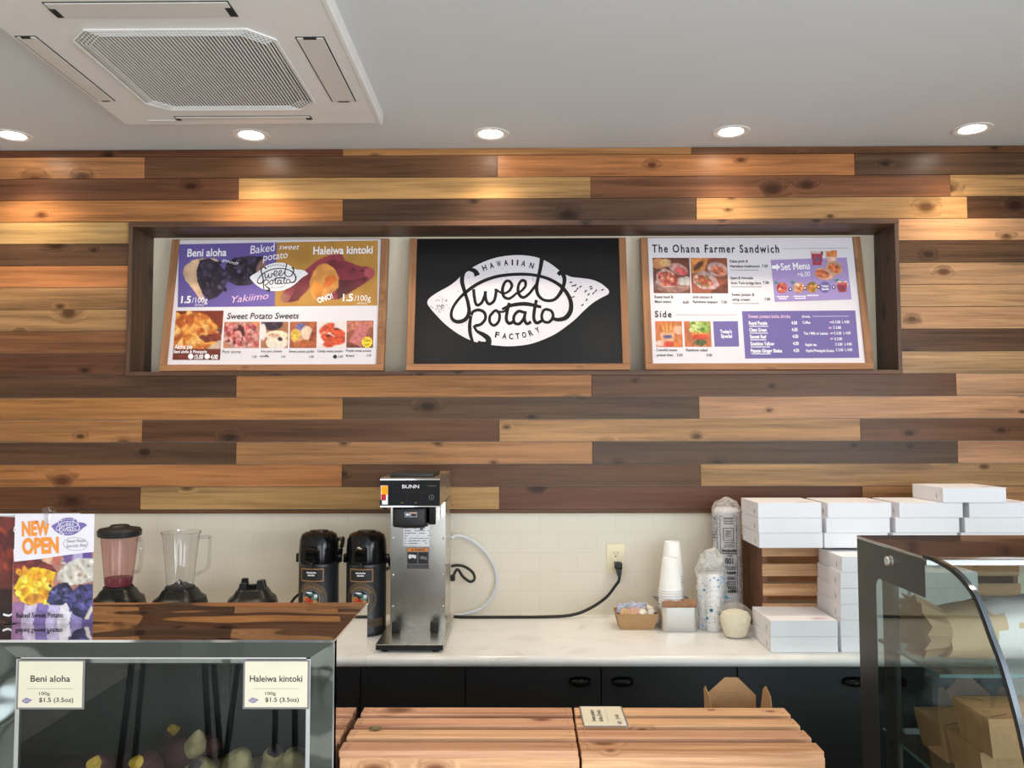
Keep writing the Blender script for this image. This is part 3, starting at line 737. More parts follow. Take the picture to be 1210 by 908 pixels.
# half potato with purple flesh and tan skin
S.poly([(142,255),(150,225),(190,195),(240,187),(262,190),(240,240),(225,300),(250,385),(230,385),(190,330),(155,290)], (222, 184, 150), 0.14)
S.ell(270,215,48,26,(226,196,168),-10,0.1)
S.poly([(225,195),(270,188),(310,205),(345,245),(365,290),(345,340),(310,375),(270,388),(240,355),(215,300),(208,250)], (48, 40, 56), 0.45, 20)
S.poly([(390,188),(460,180),(540,182),(532,240),(505,300),(460,322),(400,318),(365,300),(345,250),(355,215)], (50, 42, 58), 0.5, 22)
S.specks(26, 225, 210, 350, 350, 10, [(84,76,104),(70,62,92),(38,32,44)]); S.specks(26, 365, 195, 510, 300, 10, [(86,78,108),(72,64,94),(38,32,44)])
S.ell(520,235,18,40,(150,110,100),20,0.1)
# red potatoes on the gold side
S.poly([(620,370),(650,330),(720,260),(790,205),(850,180),(905,180),(920,205),(860,240),(800,290),(740,350),(690,398),(650,404)], (150, 62, 74), 0.15)
S.poly([(690,330),(740,290),(790,260),(760,330),(700,395),(655,402)], (112, 44, 50), 0.2)
S.ell(640,380,22,22,(170,110,96),0,0.2)
S.poly([(800,222),(860,207),(930,212),(985,235),(1030,240),(1055,262),(1050,290),(1010,320),(950,355),(890,392),(830,390),(800,300)], (140, 56, 68), 0.18)
S.poly([(870,300),(960,300),(1040,280),(1000,325),(940,362),(890,392)], (108, 42, 52), 0.2)
S.ell(960,250,10,5,(84,36,46),30); S.ell(1000,258,8,5,(84,36,46),-30); S.ell(1035,268,24,24,(190,90,96),0,0.1)
S.poly([(800,225),(835,222),(870,245),(893,290),(890,335),(860,365),(820,392),(780,390),(757,350),(755,300),(775,255)], (232, 160, 82), 0.16)
S.poly([(830,285),(870,275),(880,300),(850,330),(820,335)], (228, 116, 50), 0.12); S.poly([(775,300),(820,330),(815,380),(785,385),(762,345)], (236, 148, 60), 0.12)
ban = S.build('banner_picture', fn, -0.0046, p, 'purple and gold banner with cut sweet potatoes')
bm = B()
RW, RK, RP, RG, RY = 0, 1, 2, 3, 4
W = lambda *a, **k: maptext(bm, fn, *a, **k)
y1, y2 = -0.0054, -0.0060
W('Beni aloha', 162,178,354,36,y1,RW,bold=.02); W('Haleiwa kintoki', 770,178,1048,36,y1,RW,bold=.02)
W('Baked', 470,170,590,38,y1,RW,shear=.15,y2=158); W('sweet', 606,152,704,26,y1,RW,shear=.25,y2=154); W('potato', 530,205,650,34,y1,RW,shear=.2,y2=192)
W('good!', 332,200,410,14,y1,RW,shear=.3,y2=224); W('Yakiimo', 386,402,562,32,y1,5,shear=.3,y2=384)
W('1.5', 136,400,184,32,y1,RW,bold=.03); W('/100g', 190,400,266,26,y1,RW); W('1.5', 912,398,960,32,y1,RW,bold=.03); W('/100g', 966,398,1042,26,y1,RW)
W('(3.5oz)', 205,414,248,9,y1,RW); W('(3.5oz)', 980,413,1024,9,y1,RW)
W('ONO!', 798,408,868,26,y1,RW,bold=.03,y2=384)
# small emblem over the banner
lf = lambda x, y: fn(470 + (x-146)*(276/897), 214 + (y-171)*(134/452))
logo(bm, lf, -0.0054, 0.0005, 0, 1, False, 3, 1.0, True)
# below the banner
W('Sweet Potato Sweets', 362,478,706,28,y1,RK,shear=.15,bold=.01)
W('Poni scone', 343,640,432,15,y1,RK); W('3.00', 486,662,508,11,y1,RK)
W('Airy puu cheese', 527,636,630,11,y1,RK,bold=.01); W('souffle', 525,659,568,11,y1,RK,bold=.01); W('3.50', 624,662,646,11,y1,RK)
W('Sweet potato parfait', 663,637,782,11,y1,RK,bold=.01); W('5.00', 758,662,780,11,y1,RK)
W('Candy sweet potato', 797,636,916,11,y1,RK,bold=.01); W('3.00', 892,661,916,11,y1,RK)
W('Purple sweet potato', 931,634,1048,11,y1,RK,bold=.01); W('bread', 931,657,968,11,y1,RK,bold=.01); W('5.00', 1026,656,1048,11,y1,RK)
W('Aloha pie', 108,620,196,22,y2,RW,bold=.02); W('Beni aloha & Pineapple', 106,640,268,14,y2,RW,bold=.02); W('15.00', 208,668,250,20,y2,RW,bold=.03); W('4.00', 286,668,322,20,y2,RW,bold=.03)
for x, y, r in ((190,656,13), (270,656,13)): poly(bm, mp(fn, [(x+r*math.cos(a*.4), y+r*math.sin(a*.4)) for a in range(16)]), y2, RW)
poly(bm, mp(fn, [(880+9*math.cos(a*.4), 657+9*math.sin(a*.4)) for a in range(16)]), y1, RK)
poly(bm, mp(fn, [(1028+(27 if a % 2 else 23)*math.cos(a*.2618), 590+(27 if a % 2 else 23)*math.sin(a*.2618)) for a in range(24)]), y2, RY)
W('Take', 1011,588,1044,14,-0.0066,RK,shear=.2); W('out', 1016,606,1038,13,-0.0066,RK)
obj('lettering', bm, [M['ink_white'], M['ink_black'], M['ink_purple'], M['ink_gold'], M['ink_yellow'], M['ink_pink']], p, sharp=None)
def photo(name, x0, y0, x1, y1, bg, paint, seed, skew=0, nx=34, amp=0.12, lab=None):
    q = Picture(x0, y0, x1, y1, nx, max(8, int(nx*(y1-y0)/(x1-x0))), bg, amp, 6, seed); paint(q)
    f2 = (lambda x, y: fn(x - skew*(y-y0)/(y1-y0), y))
    return q.build(name, f2, -0.0046, p, lab)
def pie(q):
    q.ell(240,590,140,90,(120,70,52),0,.2); q.ell(250,600,130,78,(206,180,160),0,.1); q.ell(200,545,120,100,(214,126,52),0,.25,18)
    q.specks(60, 110, 460, 300, 590, 22, [(232,160,76),(206,112,44),(240,182,104),(188,92,36)])
    q.poly([(230,560),(345,540),(345,580),(270,590)], (128,56,38), .2); q.poly([(90,622),(350,622),(350,690),(90,690)], (116,48,36), .15)
photo('food_picture', 113,438,346,672,(130,52,32),pie,11,14,48,lab='picture of a golden pie')
def scone(q):
    q.ell(435,560,90,66,(206,150,140),0,.2); q.specks(70, 358, 505, 512, 600, 12, [(196,92,92),(222,136,128),(90,34,40),(172,70,76),(232,170,160)])
photo('food_picture', 350,492,522,616,(200,130,90),scone,12,3,40,lab='picture of pink scones on a plate')
def souffle(q):
    q.ell(580,500,52,34,(62,44,58),0,.4); q.ell(605,590,52,34,(236,224,206),0,.05); q.ell(603,556,54,22,(242,226,196),0,.08); q.ell(620,574,12,9,(60,26,44),20); q.ell(590,556,26,9,(226,170,150),0,.2); q.ell(537,540,16,40,(236,228,222),0)
photo('food_picture', 528,493,658,616,(178,120,84),souffle,13,1,34,lab='picture of a cheese souffle cup')
def parfait(q):
    q.ell(730,560,58,46,(210,160,120),0,.2); q.ell(690,555,22,28,(230,190,80),0,.15); q.ell(716,516,24,16,(118,110,170),0,.2); q.ell(745,545,26,32,(238,206,180),0,.08); q.ell(775,560,14,50,(150,72,48),20,.2); q.ell(735,594,40,16,(196,104,60),0,.2); q.ell(700,600,18,12,(190,110,70))
photo('food_picture', 665,493,792,616,(176,96,62),parfait,14,0,34,lab='picture of a sweet potato parfait')
def candy(q):
    for x, y, rx, ry, a in ((840,525,40,20,-30),(890,545,40,20,20),(850,575,42,22,30),(895,580,36,22,-10),(850,600,28,14,0)): q.ell(x,y,rx,ry,(214,84,50),a,.2)
    q.ell(846,560,10,6,(90,40,30)); q.ell(884,528,12,6,(100,48,36)); q.ell(826,545,12,6,(236,150,120))
photo('food_picture', 797,493,926,616,(238,226,222),candy,15,0,34,0.03,lab='picture of glazed orange sweet potato pieces')
def bread(q):
    q.poly([(932,492),(1056,492),(1056,520),(932,540)], (196,120,96), .2); q.poly([(990,500),(1042,510),(1000,612),(945,585)], (204,120,116), .12); q.poly([(932,590),(1000,612),(1056,600),(1056,618),(932,618)], (110,58,44), .2)
photo('food_picture', 932,490,1056,615,(150,84,64),bread,16,0,32,lab='picture of purple sweet potato bread')

# ---- right menu: sandwiches
WR = 0.854
t, p, z0 = board_frame('menu_board', 'white sandwich menu board with lilac set menu and purple drinks panels', 0.9635, WR, 'menu board', None)
fn = quad_map([(57,82),(975,76),(1033,634),(82,640)], WR, z0)
bm = B()
W = lambda *a, **k: maptext(bm, fn, *a, **k)
W('The Ohana Farmer Sandwich', 79,146,648,34,y1,RK,bold=.02,sp=1.28)
W('Side', 92,434,166,28,y1,RK,bold=.02,sp=1.3)
poly(bm, mp(fn, [(664,128),(955,124),(955,125.4),(664,129.4)]), y1, 3); poly(bm, mp(fn, [(186,422),(460,421),(460,422.4),(186,423.4)]), y1, 3)
for a in (('Roast beef &',90,349,174,11),('Maui onion',91,370,164,11),('8.00',217,372,243,11),('Grill chicken &',260,349,350,11),('Rainbow papaya',262,370,372,11),('7.50',388,371,415,11),
          ('Kalua pork &',427,190,508,12),('Hamakua mushroom',428,212,560,12),('7.50',570,211,597,12),('Spam & Avocado',430,264,531,12),('from Twin bridge farm',432,287,567,12),('7.00',575,285,602,12),
          ('Sweet potato &',435,338,537,12),('whip cream',437,360,518,12),('7.00',582,358,608,12),('Colorful sweet',98,584,192,11),('potato fries',100,606,173,11),('3.50',190,606,216,11),('Rainbow salad',231,584,327,11),('3.00',322,606,348,11)):
    W(a[0], a[1], a[2], a[3], a[4], y1, RK, bold=.015)
for x0, x1_, y in ((430,555,224),(432,570,298),(438,550,372)):
    x = x0; rg = random.Random(x0)
    while x < x1_:
        d = rg.uniform(3, 9); poly(bm, mp(fn, [(x,y-2),(x+d,y-2),(x+d,y+1),(x,y+1)]), y1, 3); x += d + 2.5
# lilac set-menu panel
poly(bm, mp(fn, [(610,178),(950,166),(972,352),(628,364)]), y1+0.0006, 2)
poly(bm, mp(fn, [(614,204),(634,203),(634,194),(652,210),(636,228),(636,218),(616,218)]), y2, RW)
W('Set Menu', 656,224,785,30,y2,RW,bold=.02,y2=218); W('+6.00', 730,254,788,22,y2,RW,y2=250)
for x, y in ((697,308),(763,303),(824,298),(891,298)): 
    poly(bm, mp(fn, [(x+8*math.cos(a*.4), y+8*math.sin(a*.4)) for a in range(16)]), y2, RK); poly(bm, mp(fn, [(x+4*math.cos(a*.4), y+4*math.sin(a*.4)) for a in range(16)]), y2-0.0005, RW)
poly(bm, mp(fn, [(852+25*math.cos(a*.2618), 299+25*math.sin(a*.2618)) for a in range(24)]), y2, 5)
W("Today's", 835,298,869,9,-0.0066,RW,bold=.03); W('Special', 837,311,869,9,-0.0066,RW,bold=.03)
for x0, x1_, y in ((638,688,342),(646,680,351),(712,766,340),(718,760,349),(772,824,336)):
    x = x0; rg = random.Random(x0)
    while x < x1_:
        d = rg.uniform(4, 10); poly(bm, mp(fn, [(x,y-3),(x+d,y-3.2),(x+d,y+2),(x,y+2)]), y2, RW); x += d + 2
# purple drinks panel
poly(bm, mp(fn, [(481,406),(988,401),(1006,610),(496,615)]), y1+0.0006, 5)
W('Sweet potato boba drinks', 510,436,698,15,y2,6,bold=.02)
for s, pr, y, x in (('Royal Purple','4.50',466,512),('Clean Green','4.50',496,514),('Sunset Red','4.50',526,517),('Sunshine Yellow','4.50',557,519),('Papaya Ginger Shake','4.50',588,521)):
    n_ = {'Royal Purple':82,'Clean Green':78,'Sunset Red':72,'Sunshine Yellow':107,'Papaya Ginger Shake':139}[s]
    W(s, x, y, x+n_, 15, y2, RW, bold=.03); W(pr, x+190, y-2, x+216, 14, y2, RW, bold=.03)
    rg = random.Random(x); xx = x+2; 
    while xx < x+min(n_, 88):
        d = rg.uniform(3, 8); poly(bm, mp(fn, [(xx,y+5),(xx+d,y+5),(xx+d,y+9),(xx,y+9)]), y2, RW); xx += d+1.6
W('Drinks', 750,434,786,10,y2,RW,bold=.02); poly(bm, mp(fn, [(796,427.5),(958,426),(958,427.4),(796,429)]), y2, RW)
for s, x, x2_, y in (('Coffee',752,787,461),('S 3.00',887,921,459),('L 4.00',929,961,458),('S 3.00',890,924,483),('Tea / Milk or Lemon',757,866,509),('S 3.00',893,926,508),('L 4.00',935,967,507),('S 3.00',895,929,533),
                     ('Apple tea',763,815,559),('S 3.00',899,930,557),('L 4.00',940,972,556),('Apple,Pineapple,Guava',766,893,585),('S 3.00',901,934,582),('L 4.00',942,974,581)):
    W(s, x, y, x2_, 12, y2, RW, bold=.02)
for x, y in ((872,454),(868,479),(875,503),(875,527)): poly(bm, mp(fn, [(x,y-3),(x+14,y-3.4),(x+14,y+2.6),(x,y+3)]), y2, 6)
# Today's special block
poly(bm, mp(fn, [(352,451),(463,450),(469,562),(359,563)]), y1+0.0006, 5)
W("Today's", 383,504,436,15,y2,RW,bold=.03); W('Special', 387,524,437,15,y2,RW,bold=.03)
obj('lettering', bm, [M['ink_white'], M['ink_black'], M['ink_lilac'], M['ink_grey'], M['ink_yellow'], M['ink_purple'], M['ink_pink']], p, sharp=None)
def beef(q):
    q.ell(105,195,30,24,(204,140,90),0,.1); q.ell(138,192,24,18,(222,178,120),0,.1); q.ell(165,290,84,34,(150,110,100),0,.2)
    q.ell(195,220,44,24,(200,150,140),20,.2); q.ell(205,230,30,16,(186,84,84),20,.3); q.poly([(95,240),(130,215),(170,235),(196,280),(180,300),(120,300),(92,280)], (206,170,160), .15)
    q.ell(145,262,44,28,(186,70,66),20,.3); q.specks(30,105,240,185,290,8,[(212,120,90),(232,170,140),(150,44,52),(196,84,60)]); q.poly([(190,262),(240,250),(245,290),(200,292)], (196,190,184), .1)
photo('food_picture', 80,170,245,327,(112,62,48),beef,21,-6,40,lab='picture of a roast beef sandwich')
def chick(q):
    q.poly([(250,170),(330,170),(310,230),(250,240)], (214,140,72), .15); q.ell(285,205,30,12,(90,50,34),-40,.2)
    q.ell(370,220,46,30,(206,166,158),15,.15); q.ell(375,226,32,20,(214,120,84),15,.3); q.poly([(262,250),(300,225),(350,240),(376,290),(350,310),(290,305),(262,280)], (196,158,160), .15)
    q.ell(305,272,42,24,(190,92,66),22,.3); q.specks(30,270,248,345,298,7,[(222,130,80),(236,180,140),(160,60,50),(120,130,70)]); q.poly([(350,310),(420,270),(420,330),(330,330)], (104,52,40), .2)
photo('food_picture', 250,170,414,327,(148,80,56),chick,22,-6,40,lab='picture of a chicken sandwich cut in half')
def fries(q):
    for i in range(9): q.ell(125+i*7, 490+abs(i-4)*2, 5, 36, (226,160,84) if i % 2 else (196,116,56), -25+i*6, .15)
    q.poly([(112,500),(178,500),(170,560),(122,560)], (228,170,130), .1); q.ell(146,520,20,8,(90,90,140)); q.ell(110,550,22,13,(232,196,180),0,.1); q.ell(150,552,24,12,(206,70,52),0,.2); q.ell(190,548,18,14,(226,130,60),0,.2); q.ell(195,490,20,20,(230,180,150),0,.1)
photo('food_picture', 92,451,212,566,(206,116,70),fries,23,-5,32,lab='picture of sweet potato fries in a cup')
def salad(q):
    q.poly([(250,480),(325,480),(315,566),(262,566)], (190,120,70), .3); q.ell(288,520,34,12,(206,70,46),0,.2); q.ell(288,500,36,10,(226,150,70),0,.2); q.ell(290,545,28,14,(92,96,60),0,.3)
    q.specks(40,250,455,330,492,12,[(140,172,74),(174,200,104),(106,146,58),(200,214,140)])
photo('food_picture', 221,451,340,564,(196,110,66),salad,24,-6,32,lab='picture of a layered salad in a cup')
def cut(name, parts, x0, y0, x1, y1, paint, seed, lab):
    """a picture with the shape of what it shows, printed over the panels"""
    q = Picture(x0, y0, x1, y1, 36, max(10, int(36*(y1-y0)/(x1-x0))), (200,150,120), 0.1, 6, seed)
    keep = np.zeros_like(q.X)
    I0 = q.I.copy(); q.I[:] = 0; s = Picture(x0, y0, x1, y1, q.nx, q.ny, (0,0,0), 0, 6, seed)
    for g in parts: (s.ell(*g[1:6], (255,255,255), g[6] if len(g) > 6 else 0) if g[0] == 'e' else s.poly(g[1], (255,255,255)))
    q.I = I0; paint(q)
    return q.build(name, fn, -0.0064, p, lab, mask=s.I[..., 0] > 0.5)
def setpic(q):
    q.poly([(786,136),(846,136),(838,205),(798,205)], (176,60,84), .15); q.poly([(786,136),(846,136),(845,150),(787,150)], (226,190,190), .05); q.ell(818,176,14,10,(110,90,120)); q.poly([(838,130),(848,126),(842,152),(834,152)], (70,30,40))
    for i in range(8): q.ell(860+i*6, 150, 4, 24, (206,110,56) if i % 2 else (232,160,90), -24+i*7, .2)
    q.poly([(852,165),(908,165),(900,195),(862,195)], (232,190,170), .1)
    q.ell(892,215,40,30,(214,160,130),15,.2); q.ell(892,216,28,18,(206,110,66),15,.35); q.ell(848,240,44,28,(222,170,140),15,.15); q.ell(840,240,32,17,(196,92,60),15,.35); q.ell(846,244,16,6,(226,150,96),15)
cut('set_picture',
    [('p', [(786,136),(840,136),(850,124),(838,205),(798,205)]), ('p', [(852,138),(906,132),(908,165),(900,195),(862,195)]), ('p', [(850+0,215),(862,192),(892,184),(920,192),(934,215),(930,240),(900,248),(892,262),(860,270),(820,262),(804,240),(808,220),(830,208)])],
    784,122,936,272,setpic,31,'picture of a drink, fries and two sandwich halves')
def rnd(c1, c2, c3):
    def f(q):
        x0, y0, x1, y1 = q.q; q.ell((x0+x1)/2, (y0+y1)/2, 30, 30, c1, 0, .25); q.specks(22, x0, y0, x1, y1, 7, [c1, c2, c3])
    return f
for x, y, r, cs, sd, lab in ((660,302,25,((206,104,84),(236,170,150),(170,60,56)),32,'small round picture of a sandwich'), (735,301,25,((226,160,120),(196,110,60),(242,214,196)),33,'small round picture of fries'),
                       (795,299,25,((190,120,50),(120,120,60),(226,160,80)),34,'small round picture of a salad')):
    cut('item_picture', [('p', [(x+r*math.cos(a*.2618), y+r*math.sin(a*.2618)) for a in range(24)])], x-26, y-26, x+26, y+26, rnd(*cs), sd, lab)
def cupp(q): q.ell(945,285,14,14,(236,220,214)); q.ell(915,282,12,12,(240,230,224)); q.poly([(905,284),(952,284),(945,320),(913,320)], (168,44,66), .2); q.poly([(905,278),(952,278),(951,287),(906,287)], (206,100,110)); q.ell(930,302,10,8,(110,60,80))
cut('item_picture', [('p', [(902,276),(910,266),(930,274),(946,268),(958,284),(952,300),(945,321),(913,321)])], 900, 264, 960, 322, cupp, 35, 'small picture of a purple boba drink')
for x, y in ((634,280),(707,278),(905,268)):
    bm = B(); poly(bm, mp(fn, [(x+9*math.cos(a*.4), y+6*math.sin(a*.4)) for a in range(16)]), -0.0072, 0); obj('green_badge', bm, M['ink_green'], p, sharp=None)

# ================================================================== BACK COUNTER
ZT = 0.896
bm = B()                                                   # bullnosed worktop
prof = [(3.318, ZT), (2.738, ZT), (2.727, ZT-0.003), (2.720, ZT-0.010), (2.717, ZT-0.019), (2.720, ZT-0.028), (2.727, ZT-0.035), (2.738, ZT-0.038), (3.318, ZT-0.038)]
prism(bm, prof, 'x', XL+0.002, XR-0.002)
tag(obj('worktop', bm, M['countertop'], sharp=0.9), 'long white marbled worktop with rounded edge along the tiled wall', 'countertop')
def cabinet(x0, label):
    wd = 0.889
    t = thing('base_cabinet', label, 'cabinet', (x0+wd/2, 2.78, 0), 0, 'black base cabinets under the worktop')
    bm = B(); box(bm, -wd/2, wd/2, 0.0, 0.53, 0.10, ZT-0.04); box(bm, -wd/2, wd/2, 0.06, 0.53, 0.0, 0.10); obj('body', bm, M['cabinet'], t)
    for s in (-1, 1):
        x1, x2 = (-wd/2+0.0015, -0.0015) if s < 0 else (0.0015, wd/2-0.0015)
        d = obj('door', bx(x1, x2, -0.020, 0.0, 0.105, ZT-0.045, 0.0015), M['cabinet'], t)
        hx = s*0.069; bm = B()                             # cup pull: a quarter shell
        rings = []
        for i in range(13):
            a = PI*i/12; sa = max(0.02, math.sin(a))**0.6; r = []
            for k in range(6):
                q = PI/2*k/4
                r.append(bm.verts.new((hx + 0.036*math.cos(a), -0.0205 - 0.024*sa*math.sin(min(q, PI/2)), 0.806 + (0.015*sa*math.cos(q) if k < 5 else -0.012*sa))))
            rings.append(r)
        for a, b in zip(rings, rings[1:]):
            for k in range(5): bm.faces.new((a[k], a[k+1], b[k+1], b[k]))
        bmesh.ops.solidify(bm, geom=bm.faces[:], thickness=0.002)
        obj('cup_pull', bm, M['black_gloss'], d, sharp=1.0)
    return t
for x0, lb in ((-2.60+0.64, 'black base cabinet under the blenders, mostly behind the left display case'), (-1.069, 'black base cabinet under the coffee brewer and pump pots'), (-0.18, 'black base cabinet with two cup pulls side by side under the power cord'), (0.709, 'black base cabinet under the stacked white boxes')):
    cabinet(x0, lb)

# ---- outlet
t = thing('wall_outlet', 'cream duplex outlet on the tiled wall above the worktop', 'outlet', (0.3785, 3.318, 1.116))
obj('cover_plate', bx(-0.0355, 0.0355, -0.006, 0, -0.057, 0.057, 0.002, 2), M['cream_plastic'], t)
bm = B(); box(bm, -0.017, 0.017, -0.008, -0.005, -0.034, 0.034, 0.001); r = obj('receptacle', bm, M['cream_plastic'], t)
bm = B()
for zz in (-0.017, 0.017):
    box(bm, -0.0075, -0.0055, -0.0085, -0.0078, zz+0.001, zz+0.010); box(bm, 0.0055, 0.0075, -0.0085, -0.0078, zz+0.001, zz+0.008)
    poly(bm, [(0.003*math.cos(a*.6), zz-0.007+0.003*math.sin(a*.6)) for a in range(10)], -0.0084, 0)
obj('slots', bm, M['ac_dark'], r)
bm = B(); lathe(bm, [(0.0001, 0.0), (0.003, 0.0), (0.003, 0.001)], 10, cap=False); 
for v in bm.verts: v.co = Vector((v.co.x, -0.0065+v.co.z*-1, v.co.y))
obj('screw', bm, M['steel_soft'], t)

# ---- power cord from the outlet along the worktop to the brewer
t = thing('power_cord', 'black power cord running from the outlet down along the worktop to the brewer', 'cord', (0, 0, 0))
ox, oz = 0.386, 1.094
bm = B(); tube(bm, spline([(ox+0.002, 3.268, oz-0.030), (ox-0.002, 3.262, oz-0.055), (0.372, 3.268, 1.02), (0.335, 3.275, 0.972), (0.27, 3.272, 0.930), (0.20, 3.262, 0.9075), (0.10, 3.255, 0.9025), (-0.05, 3.25, 0.9025), (-0.22, 3.25, 0.9025), (-0.262, 3.262, 0.9030)], 8), 0.0058, 8); obj('cable', bm, M['cord'], t)
bm = B(); box(bm, ox-0.014, ox+0.014, 3.272, 3.3095, oz-0.016, oz+0.012, 0.005, 2); frustum(bm, (ox-0.007, ox+0.007, 3.260, 3.277), (ox-0.011, ox+0.011, 3.268, 3.292), oz-0.038, oz-0.012); obj('plug', bm, M['cord'], t)
bm = B(); tube(bm, spline([(-0.268, 3.250, 1.097), (-0.245, 3.255, 1.100), (-0.215, 3.262, 1.093), (-0.185, 3.268, 1.070), (-0.178, 3.268, 1.045), (-0.195, 3.262, 1.036), (-0.222, 3.256, 1.056), (-0.243, 3.25, 1.085), (-0.258, 3.248, 1.062)], 8), 0.0055, 8)
box(bm, -0.270, -0.252, 3.241, 3.253, 1.040, 1.066, 0.004)
tag(obj('cable_loop', bm, M['cord']), 'black cable looped once behind the right side of the coffee brewer', 'cord')
bm = B(); tube(bm, spline([(-0.268, 3.24, 1.205), (-0.243, 3.262, 1.213), (-0.19, 3.285, 1.192), (-0.125, 3.297, 1.130), (-0.092, 3.302, 1.050), (-0.108, 3.300, 0.975), (-0.155, 3.295, 0.925), (-0.22, 3.285, 0.905), (-0.262, 3.276, 0.9035)], 8), 0.0058, 8)
tag(obj('water_hose', bm, M['hose']), 'pale water hose arching against the tiles beside the brewer', 'hose')

# ---- coffee brewer
t = thing('coffee_brewer', 'tall steel coffee brewer with black hood on the worktop', 'coffee maker', (-0.364, 2.98, ZT))
# local: x centred on the column, y = 0 at the column face, z from the worktop
for sx in (-0.085, 0.085):
    for sy in (-0.195, 0.20): bm = B(); lathe(bm, [(0.012, 0.0), (0.014, 0.006), (0.014, 0.012)], 12, cx=sx, cy=sy); obj('foot', bm, M['rubber'], t)
bm = B(); box(bm, -0.110, 0.110, -0.221, 0.225, 0.012, 0.0245, 0.001); box(bm, -0.112, 0.112, -0.224, 0.228, 0.0245, 0.0275, 0.001)
bt = obj('base_tray', bm, [M['steel']], t)
obj('tray_front', bx(-0.1105, 0.1105, -0.2225, -0.219, 0.009, 0.0245, 0.0005), M['black_matte'], bt)
bm = B(); box(bm, -0.098, 0.098, 0.0, 0.004, 0.0275, 0.478); box(bm, -0.098, -0.094, 0.004, 0.215, 0.0275, 0.478); box(bm, 0.094, 0.098, 0.004, 0.215, 0.0275, 0.478); box(bm, -0.094, 0.094, 0.211, 0.215, 0.0275, 0.478); box(bm, -0.098, 0.098, 0.0, 0.215, 0.474, 0.478)
col = obj('column', bm, M['steel'], t)
bm = B()
for sx in (-0.088, 0.090):
    for zz in (0.105, 0.215, 0.345): lathe(bm, [(0.0001, 0.003), (0.003, 0.002), (0.004, 0.0)], 8, cx=sx, cy=zz, cap=False)
for v in bm.verts: v.co = Vector((v.co.x, -v.co.z, v.co.y))
bmesh.ops.reverse_faces(bm, faces=bm.faces); bmesh.ops.recalc_face_normals(bm, faces=bm.faces); obj('screws', bm, M['chrome'], col)
for sx in (-0.070, 0.064):
    obj('rubber_post', bx(sx-0.014, sx+0.014, -0.058, -0.030, 0.0275, 0.062, 0.003, 2), M['rubber'], t)
# hood
bm = B(); prism(bm, [(-0.219, 0.478), (-0.219, 0.566), (-0.207, 0.573), (0.215, 0.573), (0.215, 0.478)], 'x', -0.098, 0.098)
hd = obj('hood', bm, M['steel'], t)
obj('control_panel', bx(-0.0985, 0.0985, -0.2225, -0.2185, 0.480, 0.564, 0.001), M['panel_black'], hd)
obj('panel_trim', bx(-0.0995, 0.0995, -0.2245, -0.2175, 0.564, 0.5695, 0.0008), M['chrome'], hd)
bm = B(); box(bm, -0.0985, 0.0985, -0.2225, -0.2165, 0.476, 0.480); obj('panel_lower_trim', bm, M['chrome'], hd)
obj('top_lid', bx(-0.072, 0.075, -0.195, 0.03, 0.573, 0.586, 0.004, 2), M['black_matte'], t)
bm = B(); yy = -0.2230
text(bm, 'BUNN', 0.002, 0.538, 0.0115, yy, 0, 0.056, 'c', 0.008)
for i in range(6): poly(bm, [(0.058+i*0.005, 0.5445), (0.061+i*0.005, 0.5445), (0.061+i*0.005, 0.5465), (0.058+i*0.005, 0.5465)], yy, 1)
for x in (-0.026, 0.019): poly(bm, [(x-.004, .4895), (x+.004, .4895), (x+.004, .4908), (x-.004, .4908)], yy, 2)
n = 20; ring = [(0.0715+0.0078*math.cos(2*PI*i/n), 0.508+0.0078*math.sin(2*PI*i/n)) for i in range(n)]
ribbon(bm, ring, 0.0013, yy, 1, 2, True); disc(bm, 0.0715, 0.508, 0.0022, 0.0022, yy, 3, 10)
for x0, x1_ in ((-0.058, -0.012), (-0.010, 0.036), (0.038, 0.060)):      # membrane keys
    ribbon(bm, [(x0, .493), (x0, .526), (x1_, .526), (x1_, .493)], 0.0006, yy, 4, 1, True)
obj('lettering', bm, [M['ink_white'], M['ink_grey'], M['ink_gold'], M['ink_green'], M['black_matte']], hd, sharp=None)
sw = obj('switch', bx(-0.097, -0.072, -0.2275, -0.2225, 0.484, 0.548, 0.0015), M['steel_soft'], hd)
bm = B(); prism(bm, [(-0.227, 0.516), (-0.233, 0.536), (-0.231, 0.545), (-0.227, 0.546)], 'x', -0.094, -0.0735); obj('switch_lamp', bm, M['switch_glow'], sw)
bm = B(); prism(bm, [(-0.227, 0.498), (-0.2295, 0.500), (-0.231, 0.516), (-0.227, 0.519)], 'x', -0.094, -0.0785); obj('switch_rocker', bm, M['switch_red'], sw)
bm = B(); box(bm, -0.100, -0.092, -0.232, -0.222, 0.482, 0.500, 0.002); lathe(bm, [(0.004, 0.462), (0.006, 0.470), (0.006, 0.480)], 12, cx=-0.085, cy=-0.212); obj('switch_bracket', bm, M['black_matte'], hd)
# brew funnel
bm = B(); lathe(bm, [(0.046, 0.399), (0.056, 0.404), (0.062, 0.430), (0.068, 0.470), (0.070, 0.478)], 32, cx=-0.004, cy=-0.115, pw=3.2)
fu = obj('brew_funnel', bm, M['black_gloss'], t)
obj('funnel_handle', bx(-0.062, 0.050, -0.198, -0.176, 0.405, 0.474, 0.010, 3), M['black_matte'], fu)
bm = B(); y0 = -0.1985
poly(bm, [(-.020, .441), (.020, .441), (.020, .456), (-.020, .456)], y0-0.0003, 0); poly(bm, [(-.019, .442), (-.0015, .442), (-.0015, .455), (-.019, .455)], y0-0.0006, 1); poly(bm, [(.0, .442), (.019, .442), (.019, .452), (.0, .452)], y0-0.0006, 1); poly(bm, [(.0, .4525), (.019, .4525), (.019, .455), (.0, .455)], y0-0.0006, 2)
disc(bm, -.013, .4485, .004, .004, y0-0.0009, 0); disc(bm, -.006, .449, .003, .0035, y0-0.0009, 0)
